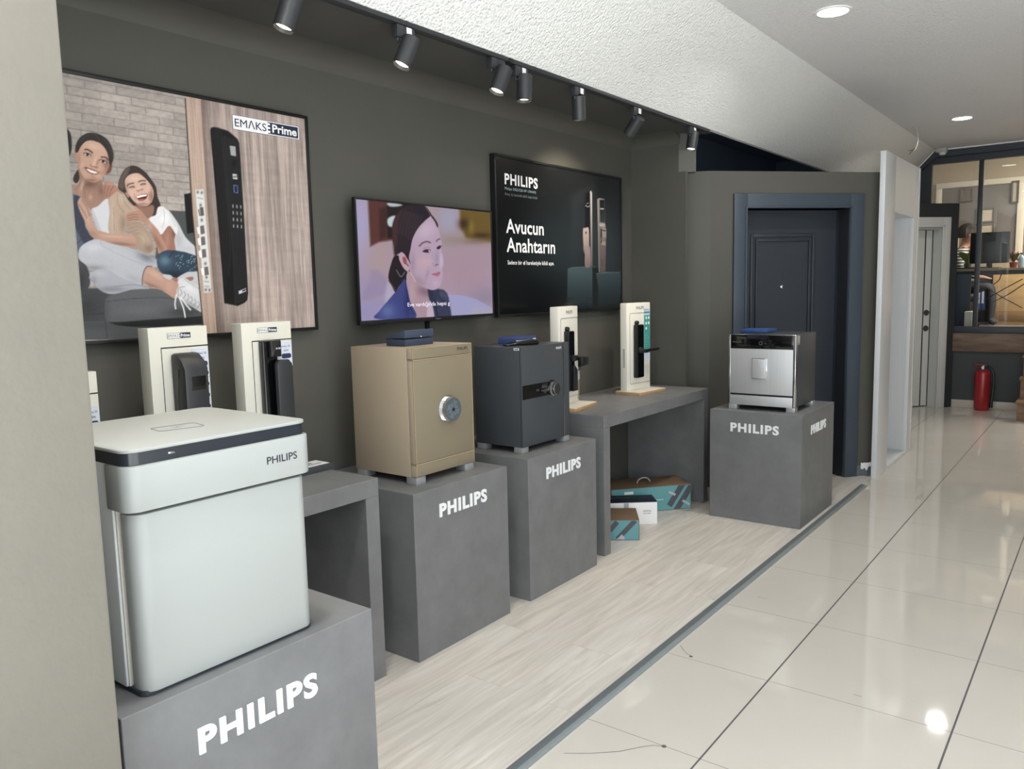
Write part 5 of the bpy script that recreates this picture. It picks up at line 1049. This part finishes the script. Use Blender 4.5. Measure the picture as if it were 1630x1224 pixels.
B.line(FG, [(385, 525), (430, 480), (500, 455), (560, 470)], 26, (112, 84, 98), .9); B.line(FG, [(660, 450), (685, 420), (715, 412)], 20, (112, 84, 98), .9)
B.poly(FG, [(440, 618), (480, 590), (530, 585), (562, 605), (540, 632), (490, 634)], (66, 40, 46), .4); B.poly(FG, [(532, 595), (556, 600), (548, 620), (534, 622)], (214, 196, 210), .3); B.line(FG, [(436, 612), (490, 584), (560, 592)], 8, (48, 30, 38)); B.line(FG, [(450, 570), (510, 545), (560, 565)], 5, (140, 110, 126), .8)
B.poly(FG, [(668, 560), (700, 530), (735, 540), (712, 572), (680, 578)], (62, 38, 44), .4); B.line(FG, [(665, 560), (705, 524), (750, 528)], 9, (48, 30, 38))
B.line(FG, [(645, 838), (665, 828), (684, 826)], 12, (86, 52, 62), .9); B.line(FG, [(600, 800), (612, 850), (650, 862)], 8, (160, 128, 150), .8); B.line(FG, [(590, 650), (600, 740)], 10, (160, 140, 172), .5)
B.poly(FG, [(585, 985), (640, 965), (700, 945), (722, 955), (716, 990), (690, 1015), (640, 1012)], (192, 112, 140), .5); B.line(FG, [(585, 985), (650, 980), (720, 955)], 6, (132, 70, 94), .9)
B.c += 4*(B.rng.random(B.Y.shape)-.5)[..., None]
B.build('screen', ink_mat('lit_screen', .25, .0, .84), t, 'lit picture of a woman looking right', 1.0, .82, 1.08)
q0 = at_x(649, 489.5, XTV+.001); q1 = at_x(716, 487.5, XTV+.001)
P2('subtitle', glyphs('Eve vardığında hepsi g', (XTV, q0.y, q0.z-.002), YP, ZP, q1.y-q0.y, .026, bold=.006, off=.001), mat('lit_subtitle', (206, 200, 216), .5, emit=.6), t, 'pale subtitle line')
tc = tag(link('television_cable', MB().box(XW, XW+.018, .703, .723, .8, 1.315, b=.002), M_BLACK), 'black cable duct running down the wall below the television', 'cable')
# ---------------------------------------------------------------- dark lock advert
y0, y1, z0, z1 = 1.247, 2.615, 1.303, 2.176
t = thing('wall_poster', 'framed near black advert with white wording and two slim lock handles', 'poster', (XW, 1.93, z0))
panel_frame(t, XPOST, y0, y1, z0, z1, .014, M_BLACK, XW+.001)
D = Print(XPOST, y0+.014, y1-.014, z0+.014, z1-.014, .0042, 11)
FP = (540, 220, .29448); FL = (900, 280, .17986)
u = (D.Y-y0)/(y1-y0); v = (D.Z-z0)/(z1-z0)
b0 = 17+17*np.clip(u-.15, 0, 1); D.c = np.stack([b0*.88, b0*1.0, b0*1.12], -1)
D.blob(FP, (1200, 620), 330, 330, (44, 56, 62), .8); D.blob(FP, (1000, 850), 300, 130, (14, 19, 23), .8); D.blob(FP, (1450, 600), 120, 260, (50, 64, 72), .7)
D.poly(FL, [(60, 170), (180, 100), (260, 60), (275, 600), (60, 700)], (48, 56, 62), 2.5, False, .35)
D.poly(FL, [(20, 822), (240, 805), (242, 1160), (12, 1185)], (66, 88, 94), .7, False, 1, None, ((100, 850), (60, 1180), (30, 42, 48))); D.poly(FL, [(20, 822), (60, 808), (240, 800), (295, 812), (240, 806)], (86, 108, 112), .5, False)
D.poly(FL, [(240, 805), (300, 815), (292, 1150), (242, 1160)], (24, 32, 36), .7, False)
D.poly(FL, [(270, 862), (490, 850), (490, 1140), (290, 1155), (292, 990)], (56, 78, 86), .7, False, 1, None, ((380, 860), (380, 1150), (30, 42, 48))); D.poly(FL, [(270, 862), (330, 848), (410, 850), (490, 848), (490, 853), (290, 866)], (80, 102, 108), .5, False)
D.poly(FL, [(174, 160), (220, 135), (224, 520), (205, 500), (176, 470)], (16, 18, 22), .5, False); D.poly(FL, [(216, 140), (226, 132), (236, 150), (240, 795), (222, 798)], (206, 200, 200), .5, False, 1, None, ((222, 150), (228, 790), (110, 102, 102))); D.line(FL, [(219, 150), (224, 790)], 3, (30, 30, 34), .8, False)
D.poly(FL, [(156, 475), (175, 462), (206, 466), (210, 620), (216, 650), (222, 680), (222, 798), (174, 802), (172, 680), (160, 625)], (198, 172, 168), .5, True, 1, None, ((180, 470), (190, 800), (134, 112, 110)))
D.poly(FL, [(160, 628), (212, 618), (220, 660), (172, 690)], (158, 134, 132), .8, True, .7); D.blob(FL, (182, 502), 7, 13, (40, 34, 36), 1); D.line(FL, [(180, 262), (200, 275), (214, 264)], 5, (210, 210, 214)); D.line(FL, [(186, 245), (208, 240)], 5, (180, 180, 184))
for k in range(8): D.line(FL, [(184, 330+18*k), (188, 331+18*k)], 4, (70, 72, 78), .8, False); D.line(FL, [(200, 328+18*k), (204, 329+18*k)], 4, (70, 72, 78), .8, False)
D.poly(FL, [(282, 205), (300, 195), (345, 205), (352, 420), (362, 480), (358, 620), (354, 846), (296, 850), (290, 500)], (150, 134, 132), .5, False, 1, None, ((300, 220), (330, 840), (96, 82, 82)))
D.line(FL, [(286, 205), (298, 845)], 5, (192, 178, 174), .8, False); D.poly(FL, [(303, 212), (344, 212), (350, 415), (306, 408)], (20, 26, 32), .5, False, 1, None, ((320, 215), (330, 400), (48, 66, 66))); D.line(FL, [(312, 290), (336, 292)], 9, (214, 216, 218))
D.poly(FL, [(300, 418), (350, 424), (350, 450), (302, 446)], (188, 170, 166), .6, False); D.poly(FL, [(322, 462), (358, 470), (360, 545), (352, 560), (354, 612), (312, 600), (312, 545), (326, 530)], (162, 146, 142), .5); D.poly(FL, [(312, 470), (324, 465), (322, 590), (312, 600)], (42, 40, 42), .5, False); D.line(FL, [(332, 480), (352, 486)], 9, (30, 30, 34)); D.poly(FL, [(322, 540), (358, 552), (354, 580), (316, 572)], (120, 106, 104), .8, True, .7)
D.line(FL, [(320, 745), (322, 795), (332, 795), (332, 742), (320, 745)], 4, (80, 68, 68), .9, False)
D.build('print', ink_mat('lock_advert_ink', .2, .35), t, 'dark lock advert print', .85, .75)
def ptxt(s, px0, px1, h, m, bold, lb):
    a, b = at_x(*px0, XPOST), at_x(*px1, XPOST)
    P2('print_text', glyphs(s, (XPOST, a.y, a.z), YP, ZP, b.y-a.y, h, bold=bold, off=.0007, space=1.12 if bold == .03 else 1.03), m, t, lb)
M_TXT = mat('poster_white_ink', (246, 246, 246), .4); M_TXT2 = mat('poster_grey_ink', (110, 122, 126), .4); M_TXT3 = mat('poster_teal_ink', (150, 178, 180), .4)
ptxt('PHILIPS', (803.3, 293.3), (855.8, 300.6), .060, M_TXT, .03, 'bold white headline lettering')
ptxt('Philips DDL720-VP 17HWS', (803.5, 303), (853, 309.5), .019, M_TXT3, .006, 'small teal wording')
ptxt('Avuç içi tanımalı akıllı kapı kilidi', (803.5, 312), (855, 318), .021, M_TXT2, 0, 'small grey wording')
ptxt('Avucun', (805.5, 371), (865.5, 374), .078, M_TXT, .016, 'large white wording')
ptxt('Anahtarın', (806.5, 401.3), (883.5, 403.4), .080, M_TXT, .016, 'large white wording')
ptxt('Sadece bir el hareketiyle kilidi açın.', (808, 423), (882, 424), .030, M_TXT, .008, 'white line of wording')

# ================================================================== OFFICE BEHIND THE GLASS
YB = 10.6; ZO = .85
struct('floor_office', MB().box(-1.8, 2.5, Y_FAR+.1, YB+.1, .70, ZO), mat('office_floor', (120, 112, 104), .4))
M_OFW = mat('tan_office_paint', (166, 152, 132), .6)
struct('wall_office', MB().box(-1.8, 2.5, YB, YB+.1, ZO, 3.4), M_OFW)
struct('wall_office_side', MB().box(-1.9, -1.8, Y_FAR+.1, YB, ZO, 3.4).box(2.5, 2.6, Y_FAR+.1, YB, ZO, 3.4), M_OFW)
struct('ceiling_office', MB().box(-1.9, 2.6, Y_FAR+.1, YB+.1, 3.38, 3.46), M_CEIL)
a_ = at_y(1491, 293, YB); b_ = at_y(1500, 301, YB); xr = at_y(1621, 300, YB).x; xl = a_.x; zt = a_.z
wm = MB(); wm.box(xl, 1.6, YB-.03, YB, zt-.075, zt, b=.004).box(xl, xl+.075, YB-.03, YB, 1.75, zt-.075, b=.004).box(xr, xr+.085, YB-.035, YB, 1.0, zt-.075, b=.004)
wo = struct('window_3', wm, mat('cream_window_frame', (214, 204, 188), .5))
P2('pane', MB().box(xl+.075, 1.6, YB-.012, YB-.004, 1.75, zt-.075), mat('grey_brown_board', (112, 104, 96), .35), wo, 'grey brown panel')  # opaque board filling the frame, one even colour
def picture(px0, px1, label, cf, ci):
    a, b = at_y(*px0, YB-.03), at_y(*px1, YB-.03)
    t = thing('framed_picture', label, 'picture', ((a.x+b.x)/2, YB-.014, b.z), group='framed pictures on the office wall')
    f = MB(); frame_ring(f, a.x, b.x, b.z, a.z, .026, YB-.035, YB-.014, Matrix.Identity(4), .003); part('frame', f, cf, t)
    part('sheet', MB().box(a.x+.02, b.x-.02, YB-.026, YB-.014, b.z+.02, a.z-.02), ci, t)
M_PF = mat('grey_picture_frame', (96, 86, 76), .5); M_PS = mat('cream_sheet', (190, 176, 154), .6); M_PS2 = mat('dusky_sheet', (108, 98, 90), .6)
picture((1529, 300), (1549, 320), 'dim grey picture high on the office wall, left of the window bar', mat('faint_frame', (104, 96, 90), .5), M_PS2)
picture((1554, 332), (1583, 354), 'wide cream picture with grey frame just right of the window bar', M_PF, M_PS)
picture((1551, 357), (1582, 392), 'lower cream picture partly behind the black monitor', M_PF, M_PS)
picture((1610, 288), (1621.5, 323), 'tall grey framed picture beside the white window post', M_PF, mat('pale_sheet', (170, 160, 146), .6))
picture((1524, 364), (1547, 398), 'cream edged picture behind the seated person', mat('cream_frame', (206, 190, 164), .5), mat('olive_sheet', (128, 116, 94), .6))
# desk
YD0, YD1 = 8.75, 9.36; zd = at_y(1575, 427, YD0).z
t = thing('office_desk', 'tan office desk behind the glass with a black monitor on it', 'desk', (.1, 9.1, ZO))
part('desktop', MB().box(-.95, .9, YD0, YD1, zd-.03, zd, b=.003), mat('tan_desktop', (158, 138, 112), .45), t)
part('cable_tray', MB().box(-.9, .85, YD0+.05, YD1-.05, zd-.075, zd-.03), M_DARKFRAME, t)
for x in (-.88, .80): part('leg', MB().box(x, x+.06, YD0+.06, YD1-.06, ZO, zd-.075, b=.003), M_DARKFRAME, t)
a, b = at_y(1545, 371, 8.95), at_y(1606, 418, 8.95)
t = thing('computer_monitor', 'back of a black monitor on the office desk', 'monitor', ((a.x+b.x)/2, 8.98, zd))
part('screen_back', MB().box(a.x, b.x, 8.95, 8.99, b.z, a.z, b=.012), M_BLACK, t)
part('stand', MB().box((a.x+b.x)/2-.03, (a.x+b.x)/2+.03, 8.99, 9.02, zd+.01, b.z+.2, b=.003).box((a.x+b.x)/2-.12, (a.x+b.x)/2+.12, 8.93, 9.1, zd, zd+.012, b=.003), M_BLACK, t)
t = thing('keyboard_tray', 'low black device lying on the desk below the monitor', 'device', (-.45, 8.84, zd))
part('case', MB().box(-.66, -.30, 8.79, 8.89, zd, zd+.02, b=.004), M_BLACK, t)
# seated person
PERSON = [((-.74, 9.66, 1.36), .13), ((-.735, 9.65, 1.52), .125), ((-.72, 9.645, 1.68), .14), ((-.70, 9.64, 1.79), .13), ((-.665, 9.63, 1.87), .058), ((-.64, 9.625, 1.93), .055),
          ((-.615, 9.62, 2.0), .088), ((-.60, 9.62, 2.06), .085)]
vs = [p for p, r in PERSON]; rs = [r for p, r in PERSON]; es = [(i, i+1) for i in range(len(vs)-1)]
def chain(root, pts):
    prev = root
    for p, r in pts: vs.append(p); rs.append(r); es.append((prev, len(vs)-1)); prev = len(vs)-1
    return prev
for sgn in (-1, 1):
    y = 9.64+sgn*.17
    e_ = chain(3, [((-.70, y, 1.76), .062), ((-.66, y+.02*sgn, 1.56), .048), ((-.54, y-.02*sgn, 1.50), .040), ((-.46, y-.06*sgn, 1.475), .030), ((-.42, y-.07*sgn, 1.465), .032)])
    for k in range(4): chain(e_, [((-.385, y-.07*sgn+.014*(k-1.5), 1.462), .011), ((-.355+.004*(k in (1, 2)), y-.07*sgn+.016*(k-1.5), 1.452), .009)])
    chain(e_, [((-.405, y-.105*sgn, 1.464), .011), ((-.38, y-.115*sgn, 1.458), .009)])
    yl = 9.65+sgn*.10
    chain(0, [((-.60, yl, 1.34), .088), ((-.36, yl, 1.36), .066), ((-.34, yl, 1.12), .054), ((-.35, yl, .94), .042), ((-.27, yl, .885), .034)])
me = bpy.data.meshes.new('p'); me.from_pydata(vs, es, []); po = bpy.data.objects.new('p', me); COL.objects.link(po)
sm = po.modifiers.new('s', 'SKIN'); sm.use_smooth_shade = True
for i, sv_ in enumerate(me.skin_vertices[0].data): sv_.radius = (rs[i], rs[i]); sv_.use_root = (i == 0)
su = po.modifiers.new('u', 'SUBSURF'); su.levels = 2; su.render_levels = 2
pm_ = bpy.data.meshes.new_from_object(po.evaluated_get(bpy.context.evaluated_depsgraph_get())); bpy.data.objects.remove(po)
M_SKIN = mat('skin', (176, 132, 108), .5); M_HAIR = mat('dark_brown_hair', (44, 36, 32), .6); M_TROUS = mat('dark_trousers', (44, 46, 54), .7)
def stripes():
    m = bpy.data.materials.new('striped_shirt'); m.use_nodes = True; nt = m.node_tree; b = nt.nodes['Principled BSDF']
    g = nt.nodes.new('ShaderNodeNewGeometry'); s = nt.nodes.new('ShaderNodeSeparateXYZ'); nt.links.new(g.outputs['Position'], s.inputs[0])
    mm = nt.nodes.new('ShaderNodeMath'); mm.operation = 'MULTIPLY'; mm.inputs[1].default_value = 26; f = nt.nodes.new('ShaderNodeMath'); f.operation = 'FRACT'
    nt.links.new(s.outputs[2], mm.inputs[0]); nt.links.new(mm.outputs[0], f.inputs[0]); r = nt.nodes.new('ShaderNodeValToRGB'); r.color_ramp.interpolation = 'CONSTANT'
    r.color_ramp.elements[0].color = rgb((44, 44, 48)); r.color_ramp.elements[1].position = .5; r.color_ramp.elements[1].color = rgb((196, 190, 180)); nt.links.new(f.outputs[0], r.inputs[0]); nt.links.new(r.outputs[0], b.inputs['Base Color']); return m
for m_ in (M_SKIN, stripes(), M_TROUS): pm_.materials.append(m_)
for p_ in pm_.polygons:
    c = p_.center; p_.use_smooth = True
    p_.material_index = 2 if c.z < 1.42 and not (c.x > -.45 and c.z > 1.5) else (1 if (c.z < 1.86 and c.x < -.47) else 0)
pt = thing('person', 'person with dark hair in a striped shirt sitting at the office desk', 'person', (-.7, 9.65, ZO))
pm_.transform(BASE[pt.name]); pb = bpy.data.objects.new('body', pm_); COL.objects.link(pb); pb.parent = pt
hd_ = MB(); hc = Vector((-.62, 9.62, 2.045)); v_ = []; f_ = []
for i in range(9):
    th = math.pi*i/8*.62
    for k in range(20):
        ph = 2*math.pi*k/20; d = Vector((math.sin(th)*math.cos(ph), math.sin(th)*math.sin(ph), math.cos(th)))
        ext = 1.0 if d.x < .25 or d.z > .5 else .80
        v_.append(hc+Vector((d.x*.118-.018, d.y*.104, d.z*.125 if d.z > 0 else d.z*.16))*ext)
for i in range(8):
    for k in range(20): j = (k+1) % 20; f_.append((i*20+k, i*20+j, (i+1)*20+j, (i+1)*20+k))
hd_.add(v_, f_); P2('hair', hd_, M_HAIR, pt, 'dark brown hair')
fcm = MB(); fcm.lathe([(0, .03), (.012, .02), (.014, 0)], (-.533, 9.62, 2.01), (1, 0, -.15), n=12)
P2('nose', fcm, M_SKIN, pt)
for s_ in (-1, 1):
    P2('eye', MB().lathe([(0, .004), (.009, .002), (.009, -.004)], (-.536, 9.62+s_*.034, 2.035), (1, s_*.4, 0), n=10), M_BLACK, pt, 'dark eye')
P2('mouth', MB().box(-.534, -.526, 9.60, 9.64, 1.972, 1.979, b=.002), mat('lip', (140, 80, 74), .5), pt)
t = thing('office_chair', 'dark office chair under the seated person', 'chair', (-.72, 9.65, ZO))
part('seat', MB().box(-.95, -.5, 9.42, 9.88, 1.17, 1.235, b=.02), M_DARKFRAME, t)
part('backrest', MB().box(-.98, -.93, 9.45, 9.85, 1.28, 1.62, b=.02), M_DARKFRAME, t)
part('column', MB().cyl((-.72, 9.65, ZO+.05), (-.72, 9.65, 1.17), .03).box(-.99, -.95, 9.6, 9.7, 1.2, 1.4), M_BLACK, t)
bm_ = MB()
for k in range(5): a = k*2*math.pi/5; bm_.tube([(-.72, 9.65, ZO+.06), (-.72+.26*math.cos(a), 9.65+.26*math.sin(a), ZO+.02)], .018)
part('base', bm_, M_BLACK, t)
# plants, bottle, binders, cabinets
def leafy(name, label, x, y, z, n, h, sp, pot, mleaf, extra=None):
    t = thing(name, label, 'plant', (x, y, z)); part('pot', MB().lathe([(0, 0), (.035, 0), (.045, .07), (.038, .07), (.036, .06), (0, .06)], (x, y, z), n=18), pot, t)
    lf = MB(); r = random.Random(n)
    for k in range(n):
        a = r.uniform(0, 6.28); e = Vector((math.cos(a), math.sin(a), 0)); w = e.cross(ZP)*.008; b0 = Vector((x, y, z+.06)); m1 = b0+e*sp*.4*r.uniform(.5, 1)+ZP*h*.75; tp = b0+e*sp*r.uniform(.7, 1.1)+ZP*h*r.uniform(.6, 1.0)
        lf.add([b0-w*.5, b0+w*.5, m1+w, tp, m1-w], [(0, 1, 2, 3, 4)])
    P2('foliage', lf, mleaf, t)
    if extra:
        fl = MB()
        for k in range(7): a = r.uniform(0, 6.28); fl.lathe([(0, .022), (.018, .016), (.022, 0), (.014, -.012), (0, -.016)], (x+.05*math.cos(a)*r.random(), y+.05*math.sin(a)*r.random(), z+.09+.09*r.random()), n=10)
        P2('blossom', fl, extra, t)
xq, zq = at_y(1540, 418, 9.2).x, zd
leafy('spider_plant', 'green spider plant between the seated person and the monitor', xq, 9.22, zd, 40, .17, .11, M_DARKFRAME, mat('leaf_green', (112, 134, 82), .5))
xq = at_y(1614, 410, 9.25).x
leafy('potted_flowers', 'small red and pink flowers in a pot right of the monitor', xq, 9.25, zd, 22, .14, .07, mat('red_pot', (120, 46, 44), .5), mat('dark_leaf', (62, 80, 50), .5), mat('pink_petal', (176, 112, 110), .6))
xq = at_y(1625.5, 420, 9.0).x
t = thing('water_bottle', 'clear plastic water bottle at the right edge of the desk', 'bottle', (xq, 9.0, zd))
part('bottle_body', MB().lathe([(0, .001), (.03, .001), (.032, .01), (.032, .10), (.026, .125), (.012, .145), (.012, .155), (0, .155)], (xq, 9.0, zd), n=20), mat('pale_blue_plastic', (150, 172, 186), .2), t)
part('cap', MB().lathe([(0, .172), (.013, .172), (.014, .156), (0, .156)], (xq, 9.0, zd), n=16), M_NAVY, t)
YC = 10.15
def pbox(px0, px1, Y, dep): a, b = at_y(*px0, Y), at_y(*px1, Y); return a.x, b.x, Y, Y+dep, b.z, a.z
bx_ = pbox((1581, 437), (1640, 492), YC, .4)
t = thing('wooden_cabinet', 'light wooden cabinet under the desk line behind crossing cables', 'cabinet', ((bx_[0]+bx_[1])/2, YC+.2, ZO))
part('body', MB().box(bx_[0], .75, YC, YC+.4, ZO, bx_[5], b=.004), mat('light_beech', (200, 164, 116), .45, noise=(1.5, .12), stretch=(3, 3, 10)), t)
P2('drawer', MB().box(bx_[0]+.02, .73, YC-.012, YC, ZO+.05, bx_[4]-.02, b=.004), mat('darker_beech', (150, 118, 84), .45), t, 'darker lower drawer')
bx2 = list(pbox((1556, 447), (1580, 490), 10.05, .3)); bx2[1] = bx_[0]-.01
t = thing('low_shelf', 'dark low shelf unit holding blue binders behind the glass', 'shelf', ((bx2[0]+bx2[1])/2, 10.2, ZO))
part('carcass', MB().box(bx2[0]-.02, bx2[1], 10.32, 10.36, ZO, bx2[5]+.12).box(bx2[0]-.02, bx2[1], 10.02, 10.32, bx2[4]-.03, bx2[4]-.005).box(bx2[0]-.02, bx2[1], 10.02, 10.32, ZO, ZO+.03), M_DARKFRAME, t)
M_BIND = mat('blue_binder', (48, 82, 156), .45); M_BINDW = mat('binder_label', (214, 218, 226), .5)
wB = (bx2[1]-bx2[0]-.012)/3
for k in range(3):
    x = bx2[0]+wB*k+.002
    t = thing('binder', ('left blue binder', 'middle blue binder', 'right blue binder')[k]+' with a white spine on the low dark shelf', 'binder', (x+wB/2, 10.12, bx2[4]-.005), group='blue binders on the low shelf')
    part('cover', MB().box(x, x+wB-.004, 10.04, 10.30, bx2[4]-.004, bx2[5]-.11, b=.002), M_BIND, t); P2('spine_label', MB().box(x+wB*.2, x+wB*.8-.004, 10.038, 10.04, bx2[4]+.06, bx2[5]-.125), M_BINDW, t, 'white spine label')
t = thing('letter_tray', 'bright blue letter tray lying on top of the binders', 'tray', ((bx2[0]+bx2[1])/2, 10.17, bx2[5]-.11))
part('tray', MB().box(bx2[0], bx2[1]-.01, 10.04, 10.3, bx2[5]-.108, bx2[5]-.09).box(bx2[0], bx2[1]-.01, 10.04, 10.06, bx2[5]-.09, bx2[5]-.04), M_BIND, t)
P2('paper', MB().box(bx2[0]+.02, bx2[1]-.1, 10.035, 10.04, bx2[5]-.085, bx2[5]-.05), M_BINDW, t, 'white paper edge')
bx3 = pbox((1521, 438), (1543, 518), 9.5, .05)
t = thing('modesty_panel', 'dark navy panel standing below the desk beside the partition', 'panel', ((bx3[0]+bx3[1])/2, 8.72, ZO)); a = at_y(1521, 437, 8.7); b = at_y(1543, 518, 8.7)
part('panel', MB().box(a.x-.1, b.x, 8.69, 8.715, ZO, a.z, b=.002), mat('navy_panel', (44, 54, 70), .5), t)
a = at_y(1539.5, 495, 8.6); b = at_y(1551, 518, 8.6)
t = thing('computer_case', 'small white computer case on the office floor left of the window bar', 'computer', ((a.x+b.x)/2, 8.55, ZO))
part('case', MB().box(a.x, b.x, 8.4, 8.62, ZO, a.z, b=.004), M_WHITEPL, t)
def cable(pts, lb): return tag(link('desk_cable', MB().tube(smooth([at_y(x, y, Y) for x, y, Y in pts]), .006, n=6), M_BLACK), lb, 'cable', 'black cables under the office desk')
cable([(1628, 444, 8.74), (1600, 459, 8.73), (1566, 478, 8.72)], 'upper black cable rising to the right behind the glass')
cable([(1630, 452, 8.70), (1606, 468, 8.69), (1580, 481, 8.68)], 'lower black cable rising to the right behind the glass')
cable([(1567, 455, 8.66), (1590, 470, 8.65), (1627, 490, 8.64)], 'black cable falling to the right across the wooden cabinet')
cable([(1594, 436, 8.77), (1590, 446, 8.77), (1581, 453, 8.76)], 'short curved black cable hanging from the desk edge')
